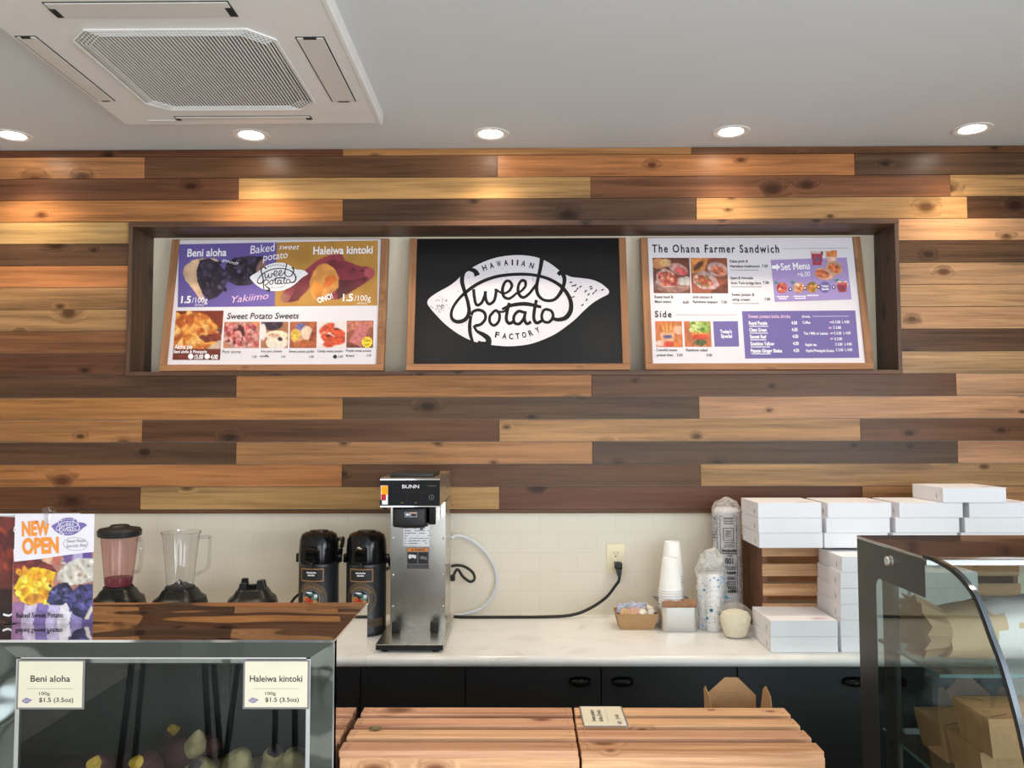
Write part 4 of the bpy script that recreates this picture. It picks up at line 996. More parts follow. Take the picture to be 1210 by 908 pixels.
obj('label_plate', bm, [M['ink_white'], M['ink_black'], M['ink_orange']], fu, sharp=None)
obj('side_bracket', bx(0.056, 0.080, -0.170, -0.020, 0.412, 0.478, 0.003), M['black_gloss'], t)
bm = B(); y0 = -0.0006                                     # rating plate and warning label on the column
poly(bm, [(-.052, .316), (.040, .316), (.040, .398), (-.052, .398)], y0, 0)
rg = random.Random(4)
for i in range(8):
    z = .388-i*.009; x = -.048
    while x < .034:
        d = rg.uniform(.003, .012); 
        if rg.random() < .6: poly(bm, [(x, z), (x+d, z), (x+d, z+.003), (x, z+.003)], y0-.0004, 2)
        x += d+.002
disc(bm, .012, .378, .006, .006, y0-.0004, 2)
obj('rating_plate', bm, [M['steel_soft'], M['ink_white'], M['ink_grey']], col, sharp=None)
bm = B()
poly(bm, [(-.041, .234), (.040, .234), (.040, .312), (-.041, .312)], y0, 0); poly(bm, [(-.038, .298), (.037, .298), (.037, .309), (-.038, .309)], y0-.0004, 1)
text(bm, 'WARNING', 0.006, .3005, .0062, y0-.0008, 2, .036, 'c', .02); poly(bm, [(-.024, .3003), (-.016, .3003), (-.020, .3072)], y0-.0008, 2)
poly(bm, [(-.037, .254), (-.002, .254), (-.002, .295), (-.037, .295)], y0-.0004, 2); poly(bm, [(.001, .254), (.036, .254), (.036, .295), (.001, .295)], y0-.0004, 2)
for a in ((-.028, .280, .006, .008), (-.018, .281, .007, .006), (-.010, .279, .004, .007)): disc(bm, *a, y0-.0008, 3)
disc(bm, .016, .276, .009, .006, y0-.0008, 0); poly(bm, [(.024, .268), (.033, .268), (.030, .280), (.026, .280)], y0-.0008, 0)
poly(bm, [(-.038, .238), (.037, .238), (.037, .251), (-.038, .251)], y0-.0004, 2)
for z in (.241, .246):
    x = -.034
    while x < .030:
        d = rg.uniform(.003, .009); poly(bm, [(x, z), (x+d, z), (x+d, z+.002), (x, z+.002)], y0-.0008, 0); x += d+.0018
obj('warning_label', bm, [M['ink_grey'], M['ink_orange'], M['ink_black'], M['ink_white']], col, sharp=None)

# ---- pump pots
def wrap(bm, R):
    for v in bm.verts: v.co = Vector((R*math.sin(v.co.x/R), -(R - v.co.y)*math.cos(v.co.x/R), v.co.z))
def pump_pot(x, y, label, handle, rz=0.0):
    t = thing('pump_pot', label, 'coffee airpot', (x, y, ZT), rz, 'black pump pots beside the brewer')
    R = 0.0715
    bm = B(); lathe(bm, [(0.066, 0.0), (0.0735, 0.003), (0.0735, 0.018), (R, 0.021), (R, 0.240), (0.0725, 0.246), (0.070, 0.252)], 48); obj('body', bm, M['black_satin'], t)
    bm = B(); lathe(bm, [(0.070, 0.252), (0.0735, 0.256), (0.0735, 0.272), (0.072, 0.300), (0.069, 0.335), (0.062, 0.352), (0.046, 0.361), (0.0001, 0.363)], 48, cap=False); ld = obj('lid', bm, M['black_gloss'], t)
    bm = B(); lathe(bm, [(0.034, 0.360), (0.033, 0.366), (0.0001, 0.3675)], 32, cap=False); obj('push_button', bm, M['black_gloss'], ld)
    bm = B(); prism(bm, [(-0.066, 0.262), (-0.088, 0.262), (-0.094, 0.276), (-0.092, 0.304), (-0.066, 0.318)], 'x', -0.020, 0.020); bmesh.ops.bevel(bm, geom=bm.edges[:], offset=0.004, segments=2, affect='EDGES'); sp = obj('spout', bm, M['black_gloss'], ld)
    bm = B(); lathe(bm, [(0.007, 0.243), (0.008, 0.262)], 14, cx=0, cy=-0.083); obj('nozzle', bm, M['black_matte'], sp)
    bm = B()
    for s in (-1, 1): box(bm, s*0.076-0.008, s*0.076+0.008, -0.012, 0.012, 0.250, 0.282, 0.004, 2)
    if handle == 'up': pts = [(-0.079, 0, 0.268), (-0.078, 0.040, 0.268), (-0.05, 0.086, 0.285), (0.0, 0.098, 0.300), (0.055, 0.075, 0.325), (0.080, 0.030, 0.330), (0.084, 0.0, 0.305), (0.077, 0, 0.268)]
    else: pts = [(-0.077, 0, 0.268), (-0.080, 0.03, 0.250), (-0.062, 0.075, 0.222), (0.0, 0.096, 0.208), (0.058, 0.078, 0.215), (0.082, 0.03, 0.232), (0.084, 0.0, 0.256), (0.078, 0, 0.268)]
    tube(bm, spline(pts, 6), 0.0075, 8); obj('bail_handle', bm, M['black_gloss'], t)
    # name card, round emblem and lower band follow the curve of the body
    bm = B(); 
    def grid(x0, x1, z0, z1, y, mi, n=8):
        for i in range(n):
            a, b = x0+(x1-x0)*i/n, x0+(x1-x0)*(i+1)/n; poly(bm, [(a, z0), (b, z0), (b, z1), (a, z1)], y, mi)
    grid(-0.048, 0.042, 0.192, 0.238, -0.0010, 0); grid(-0.044, 0.038, 0.196, 0.234, -0.0016, 1)
    for z, n_, h in ((0.221, 7, .006), (0.212, 5, .006), (0.202, 8, .0022)):
        x = -0.003 - n_*0.0027
        for i in range(n_): poly(bm, [(x, z), (x+.0042, z), (x+.0042, z+h*(0.7+0.3*(i % 2))), (x, z+h*(0.7+0.3*(i % 2)))], -0.0021, 2 if h > .003 else 3); x += .0054
    wrap(bm, R); obj('name_card', bm, [M['ink_tan'], M['black_matte'], M['ink_white'], M['ink_brown']], t, sharp=None)
    bm = B(); cx, cz = -0.004, 0.131
    def ringp(r0, r1, y, mi, n=40):
        for i in range(n):
            a, b = 2*PI*i/n, 2*PI*(i+1)/n
            poly(bm, [(cx+r0*math.cos(a), cz+r0*math.sin(a)), (cx+r1*math.cos(a), cz+r1*math.sin(a)), (cx+r1*math.cos(b), cz+r1*math.sin(b)), (cx+r0*math.cos(b), cz+r0*math.sin(b))], y, mi)
    ringp(0.0325, 0.056, -0.0008, 1); ringp(0.054, 0.0555, -0.0012, 0); ringp(0.058, 0.0592, -0.0008, 0); ringp(0.0325, 0.034, -0.0012, 0)
    for i in range(11):                                    # worn lettering round the top of the ring
        a = math.radians(145-i*11); r_ = .043; poly(bm, [(cx+r_*math.cos(a)+u*math.sin(a)*.0028+v*math.cos(a)*.005, cz+r_*math.sin(a)-u*math.cos(a)*.0028+v*math.sin(a)*.005) for u, v in ((-1,-1),(1,-1),(.6 if i % 2 else 1,1),(-1,1))], -0.0012, 0)
    def fdisc(rx, rz_, x, z, y, mi): disc(bm, cx+x, cz+z, rx, rz_, y, mi, 18)
    for i in range(10):
        z0 = -0.0325+0.0065*i; z1 = z0+0.0065; w0 = math.sqrt(max(0, .0325**2-z0**2)); w1 = math.sqrt(max(0, .0325**2-z1**2))
        c_ = 2 if i > 5 else (3 if i > 2 else 4); poly(bm, [(cx-w0, cz+z0), (cx+w0, cz+z0), (cx+w1, cz+z1), (cx-w1, cz+z1)], -0.0010, c_)
    for x, z, rx, rz_, m_ in ((-.018, 0, .011, .010, 3), (-.015, -.006, .006, .012, 6), (.0, -.008, .007, .012, 6), (.012, .002, .010, .008, 5), (.016, -.012, .008, .010, 3), (.004, .016, .014, .004, 5), (-.006, .022, .012, .003, 4), (.018, .010, .006, .008, 4)): fdisc(rx, rz_, x, z, -0.0014, m_)
    wrap(bm, R); obj('emblem', bm, [M['ink_bronze'], M['ink_brown'], M['ink_blue'], M['ink_gold'], M['ink_white'], M['ink_green'], M['switch_red']], t, sharp=None)
    bm = B(); grid(-0.085, 0.085, 0.034, 0.062, -0.0006, 0, 16)
    rg = random.Random(int(x*-100)); xx = -0.05
    while xx < 0.05:
        d = rg.uniform(.003, .007); ribbon(bm, [(xx, .044), (xx+d*.4, .054), (xx+d, .046)], .0014, -0.0011, 1, 2); xx += d+.0015
    wrap(bm, R); obj('lower_band', bm, [M['ink_brown'], M['black_satin']], t, sharp=None)
    return t
pump_pot(-0.733, 3.045, 'black pump pot with raised bail handle, the one behind the left display case', 'up', -0.10)
pump_pot(-0.5580, 3.035, 'black pump pot with lowered bail handle standing right beside the steel brewer', 'down', -0.06)

# ---- blenders
def blender_base(t):
    bm = B(); lathe(bm, [(0.100, 0.0), (0.101, 0.010), (0.099, 0.030), (0.090, 0.085), (0.084, 0.110), (0.068, 0.122), (0.058, 0.140), (0.050, 0.147), (0.0001, 0.147)], 40, cap=True, pw=3.4)
    bs = obj('base', bm, M['blender_base'], t)
    obj('control_plate', bx(-0.030, 0.030, -0.101, -0.090, 0.020, 0.085, 0.003), M['black_matte'], bs)
    bm = B(); lathe(bm, [(0.012, 0.0), (0.011, 0.014), (0.0001, 0.015)], 18, cap=True)
    for v in bm.verts: v.co = Vector((v.co.x+0.0, -0.099-v.co.z, v.co.y+0.055))
    bmesh.ops.recalc_face_normals(bm, faces=bm.faces); obj('dial', bm, M['steel_soft'], bs)
    return bs
def jar(t, clear, tall=0.205):
    bm = B(); z0 = 0.147
    outer = [(0.046, z0), (0.047, z0+0.010), (0.064, z0+tall-0.020), (0.067, z0+tall-0.008), (0.071, z0+tall)]
    n = 48
    rings = []
    for r, z in outer:
        rings.append([bm.verts.new((r*(1+0.045*math.cos(8*2*PI*i/n))*math.cos(2*PI*i/n), r*(1+0.045*math.cos(8*2*PI*i/n))*math.sin(2*PI*i/n), z)) for i in range(n)])
    for a, b in zip(rings, rings[1:]):
        for i in range(n): bm.faces.new((a[i], a[(i+1) % n], b[(i+1) % n], b[i]))
    bmesh.ops.solidify(bm, geom=bm.faces[:], thickness=0.003)
    j = obj('jar', bm, clear, t)
    bm = B(); lathe(bm, [(0.0715, z0+tall-0.003), (0.0735, z0+tall), (0.0715, z0+tall+0.002), (0.0695, z0+tall)], 40, cap=False); obj('jar_rim', bm, M['clear'], j)
    bm = B(); lathe(bm, [(0.050, z0-0.004), (0.053, z0), (0.053, z0+0.006), (0.046, z0+0.008), (0.0001, z0+0.008)], 32); obj('jar_collar', bm, M['black_matte'], t)
    bm = B()
    for i in range(4):
        a = PI/2*i+0.5; tube(bm, [(0, 0, z0+0.018), (0.018*math.cos(a), 0.018*math.sin(a), z0+0.020), (0.036*math.cos(a), 0.036*math.sin(a), z0+(0.030 if i % 2 else 0.010))], [0.005, 0.004, 0.0015], 6)
    lathe(bm, [(0.009, z0+0.007), (0.009, z0+0.026), (0.004, z0+0.032), (0.0001, z0+0.033)], 14); obj('blades', bm, M['chrome'], t)
    return j
t = thing('blender', 'blender with black lid and berry smoothie smears in its jar', 'blender', (-1.492, 3.10, ZT), 0.15)
blender_base(t); jar(t, M['smoothie_clear'])
bm = B(); lathe(bm, [(0.044, 0.1555), (0.0455, 0.165), (0.0485, 0.186), (0.0001, 0.190)], 32); obj('smoothie', bm, M['smoothie'], t)
bm = B(); lathe(bm, [(0.068, 0.336), (0.076, 0.340), (0.077, 0.358), (0.070, 0.367), (0.050, 0.370), (0.036, 0.374), (0.030, 0.380), (0.0001, 0.381)], 40, cap=True); obj('lid', bm, M['black_matte'], t)
bm = B(); tube(bm, spline([(0.064, -0.010, 0.325), (0.085, -0.03, 0.325), (0.088, -0.034, 0.27), (0.08, -0.03, 0.215), (0.055, -0.010, 0.205)], 6), 0.007, 8); obj('handle', bm, M['clear'], t)
t = thing('blender', 'blender with an empty clear jar and no lid', 'blender', (-1.262, 3.10, ZT), 0.0)
blender_base(t); jar(t, M['clear'])
bm = B(); pts = [(0.066, -0.004, 0.333), (0.106, -0.006, 0.336), (0.111, -0.006, 0.325), (0.109, -0.006, 0.245), (0.100, -0.006, 0.220), (0.058, -0.004, 0.195)]; tube(bm, spline(pts, 6), 0.0065, 8); obj('handle', bm, M['clear'], t)
t = thing('blender', 'blender base with no jar, its black prongs showing above the display case', 'blender', (-0.992, 3.10, ZT), 0.2)
bs = blender_base(t)
bm = B()
for i in range(4):
    a = PI/4+PI/2*i; frustum(bm, (0.036*math.cos(a)*1.25-0.017, 0.036*math.cos(a)*1.25+0.017, 0.036*math.sin(a)*1.25-0.014, 0.036*math.sin(a)*1.25+0.014), (0.036*math.cos(a)*1.2-0.011, 0.036*math.cos(a)*1.2+0.011, 0.036*math.sin(a)*1.2-0.009, 0.036*math.sin(a)*1.2+0.009), 0.138, 0.178 if i % 2 else 0.170)
lathe(bm, [(0.016, 0.146), (0.015, 0.160), (0.0001, 0.161)], 12); obj('jar_prongs', bm, M['blender_base'], t)
bm = B(); tube(bm, spline([(-0.900, 3.225, 0.945), (-0.89, 3.245, 0.955), (-0.875, 3.25, 0.976), (-0.85, 3.245, 0.995), (-0.81, 3.21, 1.005), (-0.775, 3.17, 0.97), (-0.74, 3.19, 0.91), (-0.66, 3.22, 0.9018), (-0.58, 3.23, 0.9018)], 8), 0.0055, 8)
tag(obj('power_cord', bm, M['cord']), 'black cord rising between the bare blender base and the left pump pot', 'cord')

# ================================================================== CUPS, TRAYS AND BAGS ON THE COUNTER
# kraft tray with creamers and packets
t = thing('kraft_tray', 'open kraft paper tray holding creamers and sugar packets', 'tray', (0.427, 3.122, ZT))
def open_tray(bm, bot, top, h, th, mi=0):
    o1 = [(bot[0]*sx, bot[1]*sy, 0) for sx, sy in ((-1,-1),(1,-1),(1,1),(-1,1))]; o2 = [(top[0]*sx, top[1]*sy, h) for sx, sy in ((-1,-1),(1,-1),(1,1),(-1,1))]
    i1 = [((bot[0]-th)*sx, (bot[1]-th)*sy, th) for sx, sy in ((-1,-1),(1,-1),(1,1),(-1,1))]; i2 = [((top[0]-th)*sx, (top[1]-th)*sy, h) for sx, sy in ((-1,-1),(1,-1),(1,1),(-1,1))]
    a, b, c_, d = [[bm.verts.new(p) for p in q] for q in (o1, o2, i1, i2)]
    bm.faces.new(a[::-1]); bm.faces.new(c_)
    for i in range(4):
        j = (i+1) % 4; bm.faces.new((a[i], a[j], b[j], b[i])); bm.faces.new((c_[j], c_[i], d[i], d[j])); bm.faces.new((b[i], b[j], d[j], d[i]))
bm = B(); open_tray(bm, (0.061, 0.048), (0.076, 0.060), 0.058, 0.0015); obj('shell', bm, M['kraft'], t, sharp=0.3)
rg = random.Random(12)
cpos = [(0.381,3.085,0.951,.35),(0.412,3.09,0.952,-.4),(0.447,3.086,0.950,.5),(0.480,3.088,0.954,-.3),(0.478,3.118,0.962,.7)]
bm = B(); lathe(bm, [(0.010, -0.012), (0.0155, 0.008), (0.0185, 0.009), (0.0185, 0.0105)], 20); cup0 = None
proto_me = None
for i, (x, y, z, a) in enumerate(cpos):
    if i == 0:
        c0 = thing('creamer_cup', 'x', 'creamer', (x, y, z), 0, 'creamers in the kraft tray'); obj('cup', bm, M['cream'], c0)
        bm = B(); lathe(bm, [(0.0185, 0.0105), (0.0185, 0.0112), (0.0001, 0.0114)], 20, cap=False); obj('foil_lid', bm, M['creamer_lid'], c0); cc = c0
    else: cc = dup(c0, (x, y, z))
    cc.rotation_euler = (a+0.6, a*1.3, i*1.1); cc['label'] = 'small white creamer cup lying in the front of the kraft tray' if i < 4 else 'small creamer cup with tan lid topmost at the right of the kraft tray'
if True:
    def packet(mk):
        bm = B(); nx, nz = 6, 4; g_ = [[bm.verts.new(((i/nx-.5)*0.058, 0.0025*math.sin(PI*i/nx)*math.sin(PI*k/nz)+0.0006, (k/nz-.5)*0.036)) for i in range(nx+1)] for k in range(nz+1)]
        h_ = [[bm.verts.new(((i/nx-.5)*0.058, -0.0025*math.sin(PI*i/nx)*math.sin(PI*k/nz)-0.0006, (k/nz-.5)*0.036)) for i in range(nx+1)] for k in range(nz+1)]
        for k in range(nz):
            for i in range(nx): bm.faces.new((g_[k][i+1], g_[k][i], g_[k+1][i], g_[k+1][i+1])); bm.faces.new((h_[k][i], h_[k][i+1], h_[k+1][i+1], h_[k+1][i]))
        return bm
    p0 = tag(obj('sugar_packet', packet(0), M['packet_blue']), 'blue and white printed packet standing at the back of the kraft tray', 'packet', 'blue packets in the kraft tray')
    spots = [(0.385,3.125,0.955,.5,.3),(0.400,3.140,0.961,-.4,-.2),(0.420,3.120,0.957,.3,.5),(0.437,3.145,0.960,.2,-.4),(0.452,3.125,0.957,-.5,.2),(0.466,3.145,0.956,.4,-.3)]
    for i, (x, y, z, a, b_) in enumerate(spots):
        o = p0 if i == 0 else dup(p0)
        o.location = (x, y, z); o.rotation_euler = (-0.5+b_*.4, a*0.9, b_)
    q0 = tag(obj('sugar_packet', packet(0), M['packet_pink']), 'rosy packet lying in the middle of the kraft tray', 'packet', 'rosy packets in the kraft tray')
    q0.location = (0.432, 3.092, 0.957); q0.rotation_euler = (-0.9, 0.3, 0.2)
# steel pan
t = thing('steel_pan', 'deep steel food pan holding paper cups and brown cup sleeves', 'pan', (0.577, 3.1385, ZT))
bm = B()
def rr(hx, hy, r, z, n=6): return [(p[0], p[1], z) for p in rrect(-hx, -hy, hx, hy, r, n)]
loops = [rr(.062, .103, .02, .0), rr(.064, .105, .022, .004), rr(.0675, .1085, .022, .088), rr(.0735, .1145, .024, .090)]
inner = [rr(.066, .107, .021, .0885), rr(.0625, .1035, .02, .004)]
L1 = [[bm.verts.new(p) for p in q] for q in loops[:4]]; L2 = [[bm.verts.new(p) for p in q] for q in inner]
seq = [L1[0], L1[1], L1[2], L1[3]]; 
for a, b in list(zip(seq, seq[1:])) + [(L1[3], L2[0]), (L2[0], L2[1])]:
    m_ = len(a)
    for i in range(m_): bm.faces.new((a[i], a[(i+1) % m_], b[(i+1) % m_], b[i]))
bm.faces.new(L1[0][::-1]); bm.faces.new(L2[1]); bmesh.ops.recalc_face_normals(bm, faces=bm.faces)
obj('pan_shell', bm, M['steel_soft'], t, sharp=0.9)
# paper cups, mouth down, nested into two stacks
def cup_mesh():
    bm = B(); lathe(bm, [(0.0425, 0.0), (0.0445, 0.002), (0.0425, 0.0045), (0.0415, 0.006), (0.0285, 0.115), (0.0265, 0.117), (0.0262, 0.112), (0.0001, 0.112)], 36, cap=False)
    return bm
c0 = None; stackA = [(0.5555, 3.104, 0.9015, 15), (0.579, 3.189, 0.9015, 20)]
for si, (x, y, z, n_) in enumerate(stackA):
    nmx = ('front', 'taller rear')[si]
    for i in range(n_):
        tp = i == n_-1
        lb = ('white paper cup upside down on top of the %s stack in the steel pan' if tp else 'white paper cup nested below the top of the %s stack in the steel pan') % nmx
        if c0 is None: c0 = tag(obj('paper_cup', cup_mesh(), M['cup_white'], sharp=0.8), lb, 'cup'); o = c0
        else: o = dup(c0)
        o.location = (x + random.uniform(-.0008, .0008), y, z + i*0.0096); o['label'] = lb; o['group'] = 'cups in the %s stack' % nmx
# brown sleeves
def sleeve_block(x, y, z, wd, h, n_, rz, tilt, label):
    t = thing('cup_sleeve_bundle', label, 'cup sleeves', (x, y, z), rz); t.rotation_euler = (tilt, 0, rz)
    for i in range(n_):
        bm = B(); yy = i*0.0052; pts = [(-wd/2, 0), (wd/2, 0), (wd/2+0.004, h), (wd/4, h+0.003), (0, h+0.0036), (-wd/4, h+0.003), (-wd/2-0.004, h)]
        prism(bm, pts, 'y', yy, yy+0.004); obj('sleeve', bm, M['sleeve_card'], t, sharp=0.2)
sleeve_block(0.5420, 3.0400, ZT+0.060, 0.044, 0.048, 2, 0.05, -0.12, 'brown card cup sleeves at the left front of the steel pan')
sleeve_block(0.5840, 3.0400, ZT+0.056, 0.036, 0.051, 2, -0.08, -0.12, 'brown card cup sleeves in the middle of the steel pan')
sleeve_block(0.6180, 3.050, ZT+0.060, 0.042, 0.052, 7, 0.10, -0.18, 'thick bundle of brown cup sleeves at the right of the steel pan')

def crumple(bm, amp, sc, seed=0.0, keep=None):
    for v in bm.verts:
        d = noise.noise_vector(v.co*sc + Vector((seed, seed*1.7, 0)))*amp
        k = keep(v.co) if keep else 1.0
        v.co += d*k
# dotted bag over a column of cups
t = thing('cup_bag', 'clear plastic bag with teal dots around a column of white cups', 'bag', (0.7035, 3.085, ZT), 0.0)
bm = B(); lathe(bm, [(0.025, 0.001), (0.027, 0.006), (0.028, 0.200), (0.026, 0.206), (0.0001, 0.206)], 28, cx=0.0, cy=-0.024)
for i in range(9): lathe(bm, [(0.0282, 0.02+i*0.018), (0.0298, 0.023+i*0.018), (0.0282, 0.026+i*0.018)], 28, cx=0.0, cy=-0.024, cap=False)
obj('cup_column', bm, M['cup_white'], t)
for cx_, cy_, h_ in ((-0.026, 0.014, 0.190), (0.024, 0.018, 0.196)):
    bm = B(); lathe(bm, [(0.020, 0.001), (0.022, 0.006), (0.024, h_), (0.022, h_+0.005), (0.0001, h_+0.005)], 24, cx=cx_, cy=cy_); obj('cup_column', bm, M['cup_white'], t)
bm = B(); n = 44; rings = []
prof = [(0.040, 0.0), (0.045, 0.03), (0.050, 0.08), (0.054, 0.14), (0.055, 0.19), (0.052, 0.225), (0.046, 0.25), (0.032, 0.268), (0.012, 0.275)]
fine = []
for (r0, z0_), (r1, z1) in zip(prof, prof[1:]):
    for k in range(4): fine.append((r0+(r1-r0)*k/4, z0_+(z1-z0_)*k/4))
fine.append(prof[-1]); lathe(bm, fine, n, cap=False, squash=0.85); crumple(bm, 0.012, 26, 2.0, lambda c: min(1, c.z/0.02)); crumple(bm, 0.005, 70, 5.0, lambda c: min(1, c.z/0.02))
obj('bag_film', bm, M['bag_clear'], t, sharp=0.35)
bm = B()
rg = random.Random(3)
def bagdot(px, z, r, mi):
    y_ = -math.sqrt(max(0.0006, 0.056**2 - px*px))*0.85 - 0.0125; a = 14
    poly(bm, [(px+r*math.cos(2*PI*i/a), z+r*math.sin(2*PI*i/a)) for i in range(a)], y_, mi)
for px, z, r, mi in ((-.016,.080,.0068,0),(.016,.066,.0068,0),(-.030,.050,.005,0),(-.038,.150,.0045,0),(.040,.126,.005,0),(.030,.050,.0055,2),(.034,.190,.004,1),(.010,.188,.004,1),(.022,.178,.0036,1),(.012,.164,.0036,1),(-.018,.186,.003,1),(.028,.198,.003,1),(-.004,.196,.003,1),(.050,.120,.004,0),(-.046,.126,.003,1),
                     (-.005,.040,.0022,0),(-.005,.050,.002,0),(.014,.036,.002,0),(.024,.040,.0022,0),(-.022,.034,.002,0),(-.044,.020,.004,1),(.028,.160,.0024,0),(-.040,.176,.002,0),(-.034,.166,.0022,0)): bagdot(px, z, r, mi)
for i in range(14): bagdot(-.018+.0005*(i % 2), .096+i*.0062, .0011, 0); bagdot(.030, .070+i*.0062, .0011, 1)
obj('dot_print', bm, [M['ink_teal'], M['ink_blue'], M['hose']], t, sharp=None)
bm = B(); lathe(bm, [(0.040, 0.0), (0.047, 0.012), (0.045, 0.03), (0.032, 0.05), (0.008, 0.06)], 30, cap=False, squash=0.7)
for v in bm.verts: v.co.z += 0.232
crumple(bm, 0.022, 30, 9.0, lambda c: min(1, (c.z-.232)/.01)); obj('bag_top', bm, M['bag_white'], t, sharp=0.35)
# tall printed sleeve of lids
t = thing('lid_sleeve', 'tall clear sleeve of white lids with upside-down black print', 'bag of lids', (0.787, 3.19, ZT))
bm = B(); R = 0.055
n_ = 58
prof = [(0.046, 0.002)]
for i in range(n_): z = 0.006+i*0.0072; prof += [(0.0475, z), (0.0515, z+0.0022), (0.0515, z+0.0036), (0.0475, z+0.0055)]
prof += [(0.040, 0.432), (0.0001, 0.434)]
lathe(bm, prof, 32); obj('lid_column', bm, M['lid_white'], t)
bm = B(); prof = [(0.0535, 0.0)] + [(0.0545+0.001*math.sin(i*1.7), 0.02+i*0.021) for i in range(20)] + [(0.052, 0.436), (0.042, 0.452), (0.028, 0.460), (0.010, 0.470), (0.0001, 0.472)]
lathe(bm, prof, 40, cap=False); crumple(bm, 0.003, 34, 1.0, lambda c: 1.0 if c.z < .43 else 2.5)
for v in bm.verts: v.co.z = max(v.co.z, 0.0005)
obj('sleeve_film', bm, M['sleeve_film'], t, sharp=0.5)
bm = B(); rg = random.Random(8)
def frame(x0, x1_, z0, z1, wv=.0022): ribbon(bm, [(x0, z0), (x0, z1), (x1_, z1), (x1_, z0)], wv, 0, 0, 1, True)
def bars(x0, x1_, z, h):
    x = x0
    while x < x1_:
        d = rg.uniform(.002, .007); d = min(d, x1_-x); hh = h*rg.uniform(.9, 1.25); poly(bm, [(x, z), (x+d, z), (x+d, z+hh), (x, z+hh)], 0, 0); x += d+.0011
SX = -.010
frame(SX-.028, SX+.036, .118, .405); frame(SX-.016, SX+.022, .315, .360, .003); frame(SX-.010, SX+.016, .322, .352, .001)
for z in (.329, .335, .341, .347): bars(SX-.006, SX+.012, z, .003)
for z, h in ((.395, .004), (.385, .003), (.376, .003), (.305, .003), (.297, .003), (.290, .003)): bars(SX-.014, SX+.026, z, h)
bars(SX-.022, SX+.034, .272, .009); bars(SX-.022, SX+.034, .264, .004); bars(SX-.004, SX+.016, .256, .004)
text(bm, '100', SX+.004, .250, .021, 0, 0, .030, 'c', .03, PI)
for z, h in ((.220, .002), (.213, .004), (.206, .003), (.190, .009), (.176, .003), (.170, .004), (.160, .004), (.152, .004), (.144, .004), (.136, .006)): bars(SX-.018, SX+.030, z, h)
bars(SX-.020, SX+.030, .122, .010)
ribbon(bm, [(SX-.026, .228), (SX+.034, .228)], .0012, 0, 0, 1); ribbon(bm, [(SX-.026, .186), (SX-.010, .182), (SX+.004, .180), (SX+.018, .182), (SX+.034, .186)], .0012, 0, 0, 2)
frame(-.084, -.052, .27, .405); bars(-.080, -.056, .274, .009); frame(-.078, -.058, .31, .36, .002)
for z in (.37, .38, .39, .395, .32, .33, .34, .35): bars(-.075, -.060, z, .004)
for v in bm.verts: v.co.y -= 0.0045
wrap(bm, R-0.0005); obj('black_print', bm, [M['ink_black']], t, sharp=None)
# round bag of coffee filters
t = thing('filter_bag', 'small round bag of cream paper filters beside the white boxes', 'bag', (0.757, 2.965, ZT))
bm = B(); lathe(bm, [(0.026, 0.001), (0.036, 0.006), (0.050, 0.045), (0.053, 0.072), (0.044, 0.088), (0.022, 0.096), (0.0001, 0.096)], 40, squash=0.85)
for v in bm.verts:
    a = math.atan2(v.co.y, v.co.x); k = 1+0.02*math.sin(22*a)*min(1, v.co.z/.03); v.co.x *= k; v.co.y *= k
obj('filters', bm, M['filter'], t)
bm = B(); prof = [(0.028, 0.0006), (0.042, 0.008), (0.054, 0.045), (0.057, 0.075), (0.053, 0.095), (0.042, 0.108), (0.026, 0.116), (0.010, 0.122)]
lathe(bm, prof, 40, cap=False, squash=0.86); bmesh.ops.subdivide_edges(bm, edges=bm.edges[:], cuts=1); crumple(bm, 0.007, 40, 3.0, lambda c: min(1, c.z/.03)); obj('bag_film', bm, M['filter_film'], t, sharp=0.4)

# ================================================================== WHITE BOXES AND THE CRATES UNDER THEM
def slat_crate(name, label, x0, x1, y0, y1, z0, z1, group):
    t = thing(name, label, 'crate', ((x0+x1)/2, (y0+y1)/2, z0), 0, group)
    hx, hy, h = (x1-x0)/2, (y1-y0)/2, z1-z0
    for s in (-1, 1): obj('end_board', bx(s*hx-0.009-0.012*s, s*hx+0.009-0.012*s, -hy+0.008, hy-0.008, 0, h, 0.0015), M['crate_wood_dark'], t)
    n = 5; sh = 0.043; gp = (h - n*sh)/(n-1)
    for i in range(n):
        z = i*(sh+gp)
        for s in (-1, 1):
            off = random.uniform(-0.002, 0.002)
            obj('slat', bx(-hx+off, hx+off, s*(hy-0.004)-0.004, s*(hy-0.004)+0.004, z, z+sh, 0.001), M['crate_wood'], t)
    obj('bottom_board', bx(-hx+0.022, hx-0.022, -hy+0.009, hy-0.009, 0.001, 0.010), M['crate_wood'], t)
    return t
slat_crate('wooden_crate', 'slatted wooden crate on the worktop beside the tall sleeve of lids', 0.862, 1.300, 2.990, 3.275, ZT, 1.2165, 'crates under the white boxes')
slat_crate('wooden_crate', 'slatted wooden crate on the worktop behind the glass pastry case', 1.335, 1.775, 2.990, 3.275, ZT, 1.2165, 'crates under the white boxes')
BW, BD, BHt = 0.219, 0.215, 0.0518
